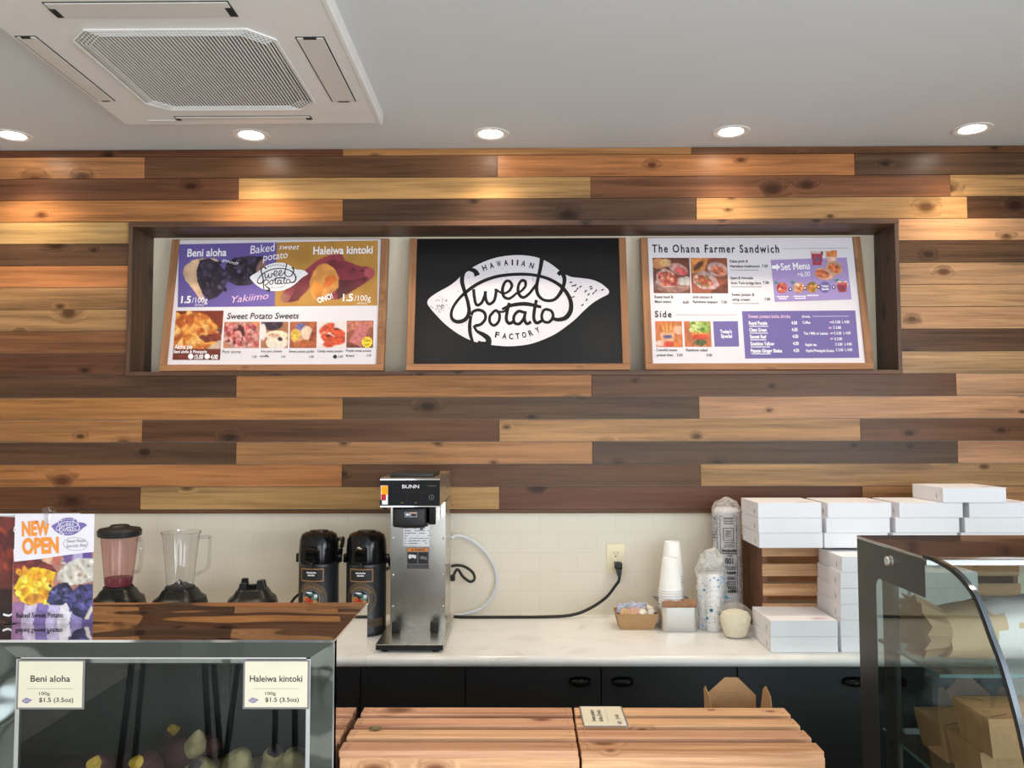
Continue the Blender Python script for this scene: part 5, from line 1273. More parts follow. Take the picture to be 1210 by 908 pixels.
def bakery_box():
    t = thing('bakery_box', 'x', 'box', (0, 0, 0))
    obj('tray', bx(-BW/2, BW/2, -BD/2, BD/2, 0, BHt-0.0022, 0.0012), M['card_white'], t)
    bm = B(); box(bm, -BW/2-0.0006, BW/2+0.0006, -BD/2-0.0004, BD/2+0.0006, BHt-0.0022, BHt-0.0004, 0.0006)
    for s in (-1, 1): prism(bm, [(-BD/2+0.004, BHt-0.002), (BD/2, BHt-0.002), (BD/2, 0.004), (BD/2-0.012, 0.004), (-BD/2+0.022, BHt-0.026), (-BD/2+0.012, BHt-0.014)], 'x', s*(BW/2+0.0002), s*(BW/2+0.0009))
    ld = obj('lid', bm, M['card_white'], t, sharp=0.3)
    bm = B()
    for s in (-1, 1):
        p = [(-BD/2+0.040+0.006*math.cos(a), BHt/2-0.002+0.013*math.sin(a)) for a in [-1.3+2.0*i/8 for i in range(9)]]
        q = [(y-0.0022*math.sin((i+.5)/9*PI), z) for i, (y, z) in enumerate(p)]
        prism(bm, p+q[::-1], 'x', s*(BW/2+0.0003), s*(BW/2+0.0012))
    obj('tab_slot', bm, M['card_edge'], t, sharp=0.3)
    bm = B(); pts = [(0.030, -0.078), (0.040, -0.070), (0.055, -0.065), (0.070, -0.067), (0.080, -0.071), (0.093, -0.072), (0.085, -0.079), (0.070, -0.087), (0.052, -0.089), (0.038, -0.085)]
    bm.faces.new([bm.verts.new((p[0], p[1], BHt-0.0001)) for p in pts]); obj('stamp', bm, M['ink_pink'], ld, sharp=None)
    return t
proto = bakery_box(); used = [False]
ORD = ('first', 'second', 'third', 'fourth')
def put_box(xl, yf, z, label, group, rz=None):
    rz = random.uniform(-0.012, 0.012) if rz is None else rz
    o = proto if not used[0] else dup(proto)
    used[0] = True
    o.location = (xl+BW/2, yf+BD/2, z); o.rotation_euler = (0, 0, rz); o['label'] = label; o['group'] = group
z0 = 1.2167
lay = ('bottom', 'middle', 'top')
cols = [(0.828, 0.826, 0.825), (1.052, 1.060, 1.066), (1.290, 1.300, 1.313), (1.522, 1.538, 1.556)]
for ci, xs in enumerate(cols):
    for li, x in enumerate(xs):
        put_box(x, 2.900+random.uniform(-.003, .003), z0+li*BHt, '%s-layer white bakery box of the long row on the crates, %s from the left' % (lay[li], ORD[ci]), 'white boxes in the row on the crates', random.uniform(-.006, .006))
put_box(1.461, 2.895, z0+3*BHt, 'single white bakery box lying on top of the long row, highest of all boxes', 'white boxes in the row on the crates', 0.012)
for i in range(2): put_box(0.822, 2.764, ZT+0.0005+i*BHt, ('lower' if i == 0 else 'upper') + ' white bakery box of the pair at the front of the worktop', 'pair of white boxes', -0.010+i*.006)
NUM = ('lowest', 'second lowest', 'third from the bottom', 'fourth from the bottom', 'second from the top', 'topmost')
for i in range(6): put_box(1.052+(0.004 if i == 5 else 0) + (0.001*i), 2.766+random.uniform(0, .004), ZT+0.0005+i*BHt, NUM[i] + ' of six stacked white bakery boxes beside the front pair', 'stack of six white boxes', random.uniform(-.012, .004))
for i in range(5): put_box(1.286, 2.768, ZT+0.0005+i*BHt, ('lowest', 'second lowest', 'middle', 'second from the top', 'topmost')[i] + ' of five stacked white bakery boxes seen through the pastry case', 'stack of five white boxes', random.uniform(-.008, .006))

# ================================================================== FRONT COUNTER
ZF = 0.70
t = thing('service_counter', 'plain customer-side counter that carries both glass cases and the crates', 'counter', (0.35, 1.62, 0))
obj('counter_top', bx(-2.0, 2.0, -0.45, 0.44, ZF-0.03, ZF, 0.003), M['countertop'], t)
obj('body', bx(-1.96, 1.96, -0.38, 0.40, 0.0, ZF-0.03), M['cabinet'], t)

# ---- the two crates, lying on their sides
def front_crate(label, x0, x1, y0, y1, z1, group, wm, fm):
    W_, D_, H_ = x1-x0, y1-y0, z1-ZF
    t = thing('wooden_crate', label, 'crate', ((x0+x1)/2, (y0+y1)/2, ZF), 0, group)
    n = 4; g_ = 0.023; sd = (D_ - (n-1)*g_)/n; th = 0.0135
    for i in range(n):
        y = -D_/2 + i*(sd+g_); o_ = random.uniform(-.002, .002); m_ = M[wm[i]]
        s_ = obj('top_slat', bx(-W_/2+o_, W_/2+o_, y, y+sd, H_-th, H_, 0.0012), m_, t)
        bm = B()
        for sx in (-1, 1):
            for k in (0.3, 0.7): lathe(bm, [(0.0014, H_-0.0004), (0.0014, H_+0.0002), (0.0001, H_+0.0002)], 8, cx=sx*(W_/2-0.012), cy=y+sd*k, cap=False)
        obj('nail_heads', bm, M['ac_dark'], s_)
        obj('bottom_slat', bx(-W_/2, W_/2, y, y+sd, 0, th, 0.0012), m_, t)
    for s in (-1, 1): obj('end_board', bx(s*(W_/2-0.011)-0.008, s*(W_/2-0.011)+0.008, -D_/2+0.009, D_/2-0.002, th, H_-th), M['crate_wood'], t)
    for z in (th, H_/3+0.002, 2*H_/3-0.002):
        p = obj('front_board', bx(-W_/2, W_/2, -D_/2, -D_/2+0.009, z+0.001, z+H_/3-0.010, 0.001), M[fm], t)
        bm = B()
        for sx in (-1, 1):
            for k in (0.02, 0.06): lathe(bm, [(0.0016, 0.0), (0.0016, 0.0004), (0.0001, 0.0004)], 8, cx=sx*(W_/2-0.011), cy=z+k, cap=False)
        for v in bm.verts: v.co = Vector((v.co.x, -D_/2-v.co.z, v.co.y))
        obj('nail_heads', bm, M['ac_dark'], p)
    return t
random.seed(31)
front_crate('upturned pine crate with rosy slats beside the left display case', -0.3445, 0.1115, 1.611, 1.857, 1.018, 'slatted crates on the front counter', ['crate_wood_rosy', 'crate_wood', 'crate_wood_rosy', 'crate_wood_rosy'], 'crate_wood')
front_crate('upturned pine crate with a cream card lying on its slats', 0.1165, 0.577, 1.611, 1.857, 1.018, 'slatted crates on the front counter', ['crate_wood', 'crate_wood_rosy', 'crate_wood', 'crate_wood'], 'crate_wood')
bm = B(); pts = [(-.014,-.004),(-.008,.006),(.002,.009),(.010,.004),(.015,.009),(.012,-.002),(.004,-.008),(-.004,-.006)]
g0 = [bm.verts.new((x, y, 0.0015+0.004*math.sin(x*180)**2)) for x, y in pts]; bm.faces.new(g0); bmesh.ops.solidify(bm, geom=bm.faces[:], thickness=0.0006)
o = tag(obj('dry_leaf', bm, M['leaf'], None, (-0.296, 1.718, 1.0182)), 'small dry leaf lying on the slats of the left crate', 'leaf')
# tags: cream card in a clear holder
def small_potato(bm, x, z, s, y, mo, ms):
    f = lambda a, b: (x+(a-595)*s, z-(b-396)*s)
    logo(bm, f, y, 0.0003, mo, ms, False, 2, 0.9, False)
def price_card(name, label, wd, ht, lines, price, loc, rot=None):
    t = thing(name, label, 'price card', loc)
    if rot is not None: t.rotation_euler = rot
    obj('holder', bx(-wd/2-0.004, wd/2+0.004, -0.0012, 0.0, -0.004, ht+0.003, 0.0006), M['ink_grey'] if rot is None else M['tag_paper'], t)
    cd = obj('card', bx(-wd/2, wd/2, -0.0018, -0.0012, 0, ht), M['tag_paper'], t)
    bm = B(); y = -0.0021; k = wd/0.130
    if len(lines) == 1: text(bm, lines[0], 0, ht*0.56, 0.0125*k, y, 0, min(wd*0.84, 0.0085*k*len(lines[0])*0.95), 'c', 0.012)
    else:
        for i, l in enumerate(lines): text(bm, l, 0, ht*(0.70-0.17*i), 0.0095, y, 0, wd*0.60, 'c', 0.012)
    poly(bm, [(-wd*.36, ht*.405), (wd*.36, ht*.405), (wd*.36, ht*.412), (-wd*.36, ht*.412)], y, 1)
    if len(lines) == 1: text(bm, '100g', -wd*.17, ht*.27, 0.0062*k, y, 2, 0.022*k, 'l', 0.01)
    text(bm, price, -wd*.17, ht*.12, 0.0085*k, y, 0, (0.070 if len(lines) == 1 else 0.030)*k, 'l', 0.012)
    obj('lettering', bm, [M['ink_black'], M['ink_grey'], M['ink_brown']], cd, sharp=None)
    bm = B(); small_potato(bm, -wd*.36, ht*.15, 0.0000235*k, y, 0, 1); obj('purple_emblem', bm, [M['ink_purple'], M['tag_paper']], cd, sharp=None)
    return t
c = price_card('price_card', 'cream card lying on the slats of the right crate, its writing turned sideways', 0.116, 0.087, ['Sweet potato', 'boba Drinks'], '$ 4.50', (0.2190, 1.800, 1.0182))
c.rotation_euler = Matrix(((0, 0, -1), (1, 0, 0), (0, -1, 0))).to_euler()
# open kraft box behind the right crate, standing on two closed ones
def kraft_box(label, loc, wx, wy, h, group=None):
    t = thing('kraft_box', label, 'takeout box', loc, 0, group)
    bm = B(); frustum(bm, (-wx/2+.012, wx/2-.012, -wy/2+.010, wy/2-.010), (-wx/2, wx/2, -wy/2, wy/2), 0, h-0.002); obj('body', bm, M['kraft'], t, sharp=0.2)
    bm = B(); frustum(bm, (-wx/2-.0005, wx/2+.0005, -wy/2-.0005, wy/2+.0005), (-wx/2, wx/2, -wy/2, wy/2), h-0.002, h-0.0004)
    for s in (-1, 1): prism(bm, [(s*wx/2*0.99, -wy*.48), (s*wx/2*0.99, wy*.48), (s*(wx/2-.045), wy*.28), (s*(wx/2-.045), -wy*.28)], 'z', h-0.0006, h)
    ld = obj('lid_flaps', bm, M['kraft'], t, sharp=0.2)
    bm = B()
    for s in (-1, 1):
        for k in (-1, 1): prism(bm, [(s*wx*.46, k*wy*.44), (s*(wx/2-.046), k*wy*.30), (s*(wx/2-.0465), k*wy*.285), (s*wx*.455, k*wy*.425)], 'z', h-0.0002, h+0.0004)
    obj('slits', bm, M['ac_dark'], ld, sharp=0.2)
    return t
for i in range(2): kraft_box('%s closed kraft box of the two hidden under the open box' % ('lower' if i == 0 else 'upper'), (0.500, 1.945, ZF+0.090*i), 0.17, 0.13, 0.090)
t = thing('kraft_box', 'open kraft box with raised flaps behind the right crate', 'takeout box', (0.500, 1.945, ZF+0.1805))
bm = B(); open_tray(bm, (0.060, 0.048), (0.066, 0.055), 0.085, 0.001); obj('body', bm, M['kraft'], t, sharp=0.2)
bm = B(); prism(bm, [(-0.058, 0.084), (0.056, 0.084), (0.056, 0.120), (0.014, 0.161), (-0.016, 0.161), (-0.058, 0.124)], 'y', 0.0542, 0.0552); fl = obj('back_flap', bm, M['kraft'], t, sharp=0.2)
bm = B()
for i in range(5):
    k = 1-i*.14; ribbon(bm, [(-0.052*k, 0.085), (-0.052*k+.008, 0.100*1), (-0.026*k, 0.085+.040*k), (0.026*k, 0.085+.040*k), (0.050*k-.006, 0.100), (0.050*k, 0.085)], 0.0011, 0.0540, 0, 1)
obj('crease_print', bm, M['kraft_in'], fl, sharp=None)
for s in (-1, 1):
    bm = B(); prism(bm, [(-0.050, 0.084), (0.052, 0.084), (0.040, 0.140), (0.020, 0.152), (-0.020, 0.140)], 'x', -0.0005, 0.0005)
    o = obj('side_flap', bm, M['kraft'], t, (s*0.0655, 0, 0), sharp=0.2); o.rotation_euler = (0, s*0.07, 0); o.location = (s*0.0655-s*0.006, 0, 0)

# ================================================================== LEFT DISPLAY CASE (polished steel)
WX0 = -0.994                                                # left edge of the framed window
CX0, CX1, CY0, CY1, CZ1 = -1.42, -0.3520, 1.590, 1.930, 1.231
t = thing('sweet_potato_case', 'polished steel display case with glass front full of baked sweet potatoes', 'display case', ((CX0+CX1)/2, CY0, ZF))
ox_, oy_, oz_ = (CX0+CX1)/2, CY0, ZF
def lb(x0, x1, y0, y1, z0, z1, b=0.0): return bx(x0-ox_, x1-ox_, y0-oy_, y1-oy_, z0-oz_, z1-oz_, b)
obj('top_sheet', lb(CX0, CX1, CY0, CY1, CZ1-0.004, CZ1, 0.0008), M['mirror_top'], t)
obj('side_sheet', lb(CX1-0.004, CX1, CY0+0.001, CY1, ZF, CZ1-0.004), M['mirror_side'], t)
obj('side_sheet', lb(CX0, CX0+0.004, CY0+0.001, CY1, ZF, CZ1-0.004), M['mirror_side'], t)
bm = B()
for q in ((CX0+0.004, CX1-0.004, CY1-0.006, CY1, ZF, CZ1-0.004), (CX0+0.004, CX1-0.004, CY0+0.02, CY1-0.006, ZF, ZF+0.006), (CX0+0.004, CX0+0.012, CY0+0.02, CY1-0.006, ZF+0.006, CZ1-0.004), (CX1-0.012, CX1-0.004, CY0+0.02, CY1-0.006, ZF+0.006, CZ1-0.004), (CX0+0.012, CX1-0.012, CY0+0.10, CY1-0.006, CZ1-0.012, CZ1-0.004)):
    box(bm, q[0]-ox_, q[1]-ox_, q[2]-oy_, q[3]-oy_, q[4]-oz_, q[5]-oz_)
obj('liner', bm, M['dark_inside'], t)
obj('lamp_rail', lb(CX0+0.012, CX1-0.012, CY0+0.022, CY0+0.10, CZ1-0.052, CZ1-0.030, 0.003), M['steel_soft'], t)
# mitred front frame, faces sloping in to the glass
OX0, OX1, OZ0, OZ1 = WX0, CX1, ZF, CZ1-0.004
IX0, IX1, IZ0, IZ1 = WX0+0.032, CX1-0.047, ZF+0.05, CZ1-0.035
bm = B()
def fr(p): return (p[0]-ox_, p[1]-oy_, p[2]-oz_)
Oq = [(OX0, CY0, OZ0), (OX1, CY0, OZ0), (OX1, CY0, OZ1), (OX0, CY0, OZ1)]; Iq = [(IX0, CY0+0.009, IZ0), (IX1, CY0+0.009, IZ0), (IX1, CY0+0.009, IZ1), (IX0, CY0+0.009, IZ1)]
Kq = [(a[0], CY0+0.020, a[2]) for a in Iq]; Jq = [(a[0], CY0+0.020, a[2]) for a in Oq]
R4 = [[bm.verts.new(fr(p)) for p in q] for q in (Oq, Iq, Kq, Jq)]
for a, b in ((0, 1), (1, 2), (2, 3), (3, 0)):
    for i in range(4):
        j = (i+1) % 4; bm.faces.new((R4[a][i], R4[a][j], R4[b][j], R4[b][i]))
bmesh.ops.recalc_face_normals(bm, faces=bm.faces)
obj('front_frame', bm, M['mirror_frame'], t, sharp=0.1)
obj('front_panel', lb(CX0, WX0, CY0, CY0+0.012, ZF, CZ1-0.0045), M['steel_dull'], t)
obj('top_edge', lb(CX0, CX1, CY0-0.0008, CY0+0.0012, CZ1-0.0045, CZ1+0.0002), M['chrome'], t)
obj('corner_edge', lb(CX1-0.002, CX1+0.0006, CY0-0.0008, CY0+0.0012, ZF, CZ1-0.0045), M['chrome'], t)
bm = B()
for q in ((IX0, IX0+0.008, IZ0, IZ1), (IX1-0.008, IX1, IZ0, IZ1), (IX0, IX1, IZ1-0.003, IZ1)): box(bm, q[0]-ox_, q[1]-ox_, 0.0095, 0.018, q[2]-oz_, q[3]-oz_)
obj('glass_channel', bm, M['steel_soft'], t)
xs = (IX0+0.008, -0.571, IX1-0.008)
obj('glass_door', lb(xs[0], xs[1]+0.018, CY0+0.0105, CY0+0.0135, IZ0, IZ1-0.003), M['glass_case'], t)
obj('glass_door', lb(xs[1], xs[2], CY0+0.0145, CY0+0.0175, IZ0, IZ1-0.003), M['glass_case'], t)
obj('tray', lb(CX0+0.014, CX1-0.014, CY0+0.03, CY1-0.010, 0.882, 0.890), M['black_matte'], t)
price_card('price_card', 'cream card reading Beni aloha at the left of the display case glass', 0.122, 0.086, ['Beni aloha'], '$1.5 (3.5oz)', (-0.895, CY0+0.0098, 1.1025))
price_card('price_card', 'cream card reading Haleiwa kintoki at the right of the display case glass', 0.119, 0.0850, ['Haleiwa kintoki'], '$1.5 (3.5oz)', (-0.464, CY0+0.0098, 1.1035))
# sweet potatoes
def potato(label, loc, L_, r, rot, skin, cut=None, seed=0, group=None):
    t = thing('sweet_potato', label, 'sweet potato', loc, 0, group); t.rotation_euler = rot
    bm = B(); prof = []
    n = 14
    for i in range(n+1):
        u = i/n
        if cut and u > 0.86: break
        prof.append((r*(math.sin(PI*min(max(u, .0), 1))**0.62)*(1-0.25*(u-.4)**2)+0.0004, (u-.5)*L_))
    lathe(bm, prof, 20, cap=True)
    for v in bm.verts:
        k = noise.noise(v.co*30+Vector((seed*3.1, 0, seed))); v.co += Vector((v.co.x, v.co.y, 0))*k*0.22; v.co.x += 0.006*math.sin(v.co.z/L_*3+seed)
    o = obj('skin', bm, M[skin], t, sharp=1.2)
    if cut:
        zt = prof[-1][1]; rt = prof[-1][0]; bm = B(); lathe(bm, [(rt*1.0, zt-0.001), (rt*.92, zt+.003), (rt*.6, zt+.004), (rt*.3, zt+.007), (0.0001, zt+.003)], 16, cap=False)
        for v in bm.verts: v.co += noise.noise_vector(v.co*70+Vector((seed, 0, 0)))*.005; v.co.x += 0.006*math.sin(v.co.z/L_*3+seed)
        obj('flesh', bm, M[cut], t, sharp=1.2)
    return t
gR, gT = 'red sweet potatoes in the case', 'tan sweet potatoes in the case'
for i, (x, y, z, L_, r, rot) in enumerate([(-0.933,1.752,0.916,0.133,0.0248,(1.5,0,.4)),(-0.857,1.771,0.916,0.143,0.0257,(1.5,0,.2)),(-0.781,1.761,0.917,0.143,0.0267,(1.5,0,-.3)),(-0.714,1.780,0.916,0.133,0.0257,(1.5,0,.1))]):
    potato('red-purple sweet potato in the bottom layer at the left of the case', (x, y, z), L_, r, rot, 'skin_purple', None, i, gR)
potato('red sweet potato broken open with yellow flesh, leftmost of the open ones', (-0.840,1.700,0.954), 0.124, 0.0257, (1.15,0,.15), 'skin_purple', 'flesh_yellow', 11)
potato('red sweet potato with a small yellow broken end, lying lowest of the open ones', (-0.795,1.676,0.924), 0.105, 0.0219, (1.35,0,-.4), 'skin_purple', 'flesh_yellow', 12)
potato('red sweet potato with a yellow broken end beside the big dark one', (-0.752,1.700,0.956), 0.114, 0.0257, (1.10,0,-.25), 'skin_purple', 'flesh_yellow', 13)
potato('big dull grey-red sweet potato lying across the middle of the pile', (-0.690,1.757,0.962), 0.152, 0.0343, (0.2,1.35,.1), 'skin_purple', None, 14)
potato('sweet potato at the back of the pile with a yellow tip upward', (-0.755,1.835,0.950), 0.114, 0.0219, (.5,.3,0), 'skin_purple', 'flesh_yellow', 15)
for i, (x, y, z, L_, r, rot) in enumerate([(-0.628,1.771,0.917,0.143,0.0267,(1.5,0,.2)),(-0.562,1.761,0.917,0.143,0.0267,(1.5,0,-.2)),(-0.495,1.771,0.917,0.143,0.0267,(1.5,0,.1)),(-0.428,1.761,0.917,0.133,0.0267,(1.5,0,.3))]):
    potato('tan sweet potato in the bottom layer at the right of the case', (x, y, z), L_, r, rot, 'skin_tan', None, 20+i, gT)
potato('tan sweet potato standing on end near the middle of the case', (-0.671,1.742,0.964), 0.114, 0.0228, (.3,.15,0), 'skin_tan', None, 31)
potato('tan sweet potato with a dark broken end, leaning left in the middle', (-0.638,1.704,0.940), 0.114, 0.0228, (.9,-.5,0), 'skin_tan', 'flesh_dark', 32)
potato('large tan sweet potato with grey patches, leaning to the right', (-0.576,1.704,0.954), 0.143, 0.0305, (.75,.55,0), 'skin_tan', None, 33)
potato('tan sweet potato with a torn dark underside, second from the right', (-0.505,1.714,0.952), 0.133, 0.0248, (.6,.45,0), 'skin_tan', 'flesh_dark', 34)
potato('rightmost tan sweet potato beside the case side', (-0.457,1.728,0.949), 0.124, 0.0276, (.9,.2,0), 'skin_tan', None, 35)

# ---- posters on the case
t = thing('poster_stand', 'clear stand with crossbar and clip on the left display case', 'poster stand', (-0.9625, 1.732, CZ1))
obj('base', bx(-0.10, -0.075, -0.02, 0.03, 0.0002, 0.0032, 0.001), M['clear'], t)
bm = B(); tube(bm, [(-0.0865, 0.004, 0.003), (-0.0865, 0.004, 0.2195)], 0.0016, 8); tube(bm, [(-0.28, 0.004, 0.2205), (0.043, 0.004, 0.2220)], 0.0026, 10); obj('rod', bm, M['hose'], t)
bm = B(); box(bm, -0.030, -0.010, -0.010, 0.012, 0.223, 0.238, 0.003, 2); box(bm, -0.025, -0.012, -0.0115, -0.0075, 0.203, 0.227, 0.002); obj('clip', bm, M['clear'], t)
bm = B(); box(bm, -0.023, -0.016, -0.0064, -0.0054, 0.2045, 0.2115); obj('clip_spring', bm, M['steel_soft'], t)
PW, PHh = 0.1655, 0.2230
t = thing('poster', 'white NEW OPEN poster with baked sweet potatoes on the left display case', 'poster', (-0.9675, 1.727, CZ1+0.0008))
p = obj('sheet', bx(-PW/2, PW/2, -0.0004, 0.0008, 0, PHh), M['paper'], t)
fn = homog([(100,100),(632,85),(622,822),(92,835)], [(-PW/2, PHh), (PW/2, PHh), (PW/2, 0), (-PW/2, 0)])
S = Picture(92, 340, 630, 835, 84, 78, (176,120,104), 0.1, 5, 41)
for i, c in enumerate([(170,80,76),(200,150,130),(172,92,86),(214,170,140),(186,104,90),(110,84,140),(170,160,200),(96,72,140)]): S.poly([(96+i*66,340),(162+i*66,340),(150+i*66,440),(90+i*66,440)], c, .1)
for i, c in enumerate([(150,110,150),(206,190,214),(130,110,170),(190,180,210),(226,220,226),(150,140,190),(96,80,140)]): S.poly([(100+i*80,700),(180+i*80,700),(160+i*80,840),(70+i*80,840)], c, .1)
S.poly([(95,420),(130,405),(250,400),(350,440),(385,480),(370,520),(300,680),(200,720),(100,640)], (110,44,44), .25)
S.poly([(103,600),(130,540),(180,490),(220,460),(300,465),(380,490),(360,550),(330,600),(300,680),(220,718),(150,690)], (240,196,40), .14)
S.specks(50,130,480,350,690,24,[(246,214,60),(232,172,34),(252,226,90),(224,150,40)]); S.ell(240,670,70,34,(222,150,50),-10,.2)
S.poly([(385,540),(400,480),(460,420),(540,385),(632,390),(632,540),(560,560),(470,575)], (206,198,186), .14); S.specks(24,420,400,620,540,14,[(190,176,160),(226,222,214),(170,150,130)])
S.poly([(320,690),(350,600),(400,560),(460,555),(490,600),(470,680),(420,710),(350,712)], (44,42,76), .4); S.poly([(455,700),(480,620),(540,570),(625,560),(625,740),(570,800),(500,770)], (50,46,86), .4)
S.specks(30,340,570,470,690,14,[(78,76,130),(36,34,60),(100,100,150)]); S.specks(36,480,590,620,740,15,[(76,72,130),(36,34,60),(96,92,150)]); S.poly([(570,800),(622,700),(626,740),(600,800)], (216,206,190))
S.build('picture', fn, -0.0007, p, 'picture of yellow and purple baked sweet potatoes')
bm = B(); W = lambda *a, **k: maptext(bm, fn, *a, **k)
poly(bm, mp(fn, [(94,338),(632,338),(632,344),(560,352),(420,374),(260,402),(100,424)]), -0.0011, 3)
W('NEW', 148,245,338,92,-0.0012,0,bold=.05,y2=232); W('OPEN', 152,368,398,100,-0.0012,0,bold=.05,y2=352)
W('Baked Sweet Potato', 120,800,432,32,-0.0014,1,bold=.02,y2=790)
lf2 = lambda x, y: fn(347 + (x-146)*(236/897), 114 + (y-171)*(122/452)); logo(bm, lf2, -0.0012, 0.0003, 2, 3, False, 3, 1.0, True)
ribbon(bm, [(510+82*math.cos(a), 293+44*math.sin(a)) for a in [i*.4 for i in range(16)]], 2.2, -0.0012, 4, 3, True, fn=fn)
W('Sweet Potato', 448,285,578,20,-0.0012,4,shear=.4,y2=276); W('Specialty Shop', 446,318,584,20,-0.0012,4,shear=.4,y2=306)
obj('lettering', bm, [M['ink_orange'], M['ink_black'], M['ink_purple'], M['paper'], M['ink_grey']], p, sharp=None)
t = thing('poster', 'dark red poster cut off by the left edge of the picture', 'poster', (-1.136, 1.738, CZ1+0.001)); t.rotation_euler = (0, 0.055, 0)
p = obj('sheet', bx(-PW/2, PW/2, -0.0004, 0.0008, 0.003, PHh-0.004), M['paper'], t)
f3 = lambda x, y: ((x-.5)*PW, (1-y)*(PHh-.007)+.003)
S = Picture(0, 0, 1, 1, 44, 60, (96,38,30), .3, 6, 51); S.specks(40, .4, .15, 1, .5, .10, [(160,60,40),(120,44,34),(190,84,52),(80,30,28)]); S.poly([(0,.72),(1,.68),(1,1),(0,1)], (44,22,20), .2)
S.build('picture', f3, -0.0007, p)
bm = B(); ribbon(bm, [(.905,.10),(.94,.075),(.965,.09),(.955,.125),(.92,.14),(.905,.115),(.94,.08)], .012, -0.0012, 0, 4, fn=f3); ribbon(bm, [(.86,.93),(.93,.94),(.98,.92)], .02, -0.0012, 0, 4, fn=f3); obj('lettering', bm, M['ink_white'], p, sharp=None)

# ================================================================== CURVED GLASS PASTRY CASE (right)
GX0, GX1 = 0.774, 2.05
curve = [(1.608,1.3795),(1.585,1.3797),(1.562,1.3785),(1.524,1.3738),(1.500,1.3690),(1.470,1.3582),(1.441,1.3420),(1.418,1.3175),(1.393,1.2818),(1.364,1.2420),(1.331,1.1775),(1.310,1.1230),(1.276,1.035),(1.248,.940),(1.232,.840),(1.228,.765)]
t = thing('pastry_case', 'curved glass pastry case with black end panel at the right', 'display case', (GX0, 1.55, ZF)); ox_, oy_, oz_ = GX0, 1.55, ZF
side = [(1.927, 1.379), (1.927, .765)] + curve[::-1]
for xa, nm_ in ((GX0, 'end_glass'), (GX1, 'end_glass')):
    bm = B(); prism(bm, [(y-oy_, z-oz_) for y, z in side], 'x', xa-ox_, xa-ox_+0.005); obj(nm_, bm, M['glass_tint'], t, sharp=0.2)
    bm = B(); r = 0.022; cy_, cz_ = 1.830-r, 1.306-r
    arc = [(cy_+r*math.sin(a), cz_+r*math.cos(a)) for a in [PI/2*(1-i/6) for i in range(7)]]
    L_ = [(1.9255, 1.3775), (1.9255, .765), (1.830, .765)] + arc + [(1.608, 1.306), (1.608, 1.3775)]
    prism(bm, [(y-oy_, z-oz_) for y, z in L_], 'x', xa-ox_+(0.0052 if xa > 1 else -0.0006), xa-ox_+(0.0058 if xa > 1 else -0.0001)); obj('black_border', bm, M['frit'], t, sharp=0.2, label='black printed border of the end glass')
# knob
bm = B(); lathe(bm, [(0.0001, -0.010), (0.009, -0.010), (0.0105, -0.008), (0.0105, -0.001), (0.012, 0.0)], 24, cap=False)
for v in bm.verts: v.co = Vector((v.co.z-0.0006, v.co.x+1.753-oy_, v.co.y+1.353-oz_))
bmesh.ops.recalc_face_normals(bm, faces=bm.faces); obj('glass_fixing', bm, M['steel_soft'], t)
# curved front sheet
def sheet(bm, prof, xa, xb, th, mi=0):
    vs = []
    for i, (y, z) in enumerate(prof):
        a = prof[max(i-1, 0)]; b = prof[min(i+1, len(prof)-1)]; ty, tz = b[0]-a[0], b[1]-a[1]; l = math.hypot(ty, tz); ny, nz = -tz/l*th, ty/l*th
        vs.append([bm.verts.new(q) for q in ((xa, y, z), (xb, y, z), (xb, y+ny, z+nz), (xa, y+ny, z+nz))])
    for p_, q_ in zip(vs, vs[1:]):
        for i in range(4): bm.faces.new((p_[i], p_[(i+1) % 4], q_[(i+1) % 4], q_[i])).material_index = mi
    bm.faces.new(vs[0]); bm.faces.new(vs[-1][::-1]); bmesh.ops.recalc_face_normals(bm, faces=bm.faces)
cp = [(p.x-oy_, p.y-oz_) for p in spline([(a, b, 0) for a, b in curve], 3)]
bm = B(); sheet(bm, [(y-0.002, z+0.002) for y, z in cp], 0.006, GX1-GX0-0.001, -0.004); obj('curved_glass', bm, M['glass_curved'], t, sharp=0.5)
bm = B(); sheet(bm, [(y-0.004, z+0.003) for y, z in cp], -0.003, 0.0055, -0.006); obj('glass_edge', bm, M['edge_steel'], t, sharp=0.5, label='bright polished edge of the curved glass')
bm = B(); sheet(bm, [(y-0.002, z+0.002) for y, z in cp], -0.0045, -0.0031, -0.006); obj('edge_gasket', bm, M['black_matte'], t, sharp=0.5)
obj('top_plate', bx(0.0, GX1-GX0, 1.610-oy_, 1.929-oy_, 1.3785-oz_, 1.3840-oz_, 0.0008), mirror('smoked_top_mirror', rgb(150, 142, 140), 0.05, 0.002, 3.0), t)
obj('front_rail', bx(0.0055, GX1-GX0, 1.614-oy_, 1.626-oy_, 1.366-oz_, 1.3780-oz_, 0.001), M['steel_soft'], t)
obj('rear_post', bx(0.008, 0.020, 1.762-oy_, 1.822-oy_, .765-oz_, 1.318-oz_, 0.004), M['dark_inside'], t)
bm = B(); box(bm, 0.0, GX1-GX0, 1.222-oy_, 1.929-oy_, 0.0, .765-oz_, 0.002); obj('base', bm, M['black_matte'], t)
bm = B(); box(bm, 0.006, GX1-GX0-0.006, 1.915-oy_, 1.920-oy_, .765-oz_, 1.377-oz_); obj('rear_glass', bm, M['glass_shelf'], t)
def gshelf(y0, y1, z):
    s_ = obj('glass_shelf', bx(0.012, GX1-GX0-0.012, y0-oy_, y1-oy_, z-oz_-0.006, z-oz_), M['glass_shelf'], t)
    bm = B(); box(bm, 0.012, GX1-GX0-0.012, y0-oy_-0.0005, y0-oy_+0.0012, z-oz_-0.0062, z-oz_+0.0002); box(bm, 0.0115, 0.0128, y0-oy_, y1-oy_, z-oz_-0.0062, z-oz_+0.0002); obj('shelf_edge', bm, M['glass_edge'], s_)
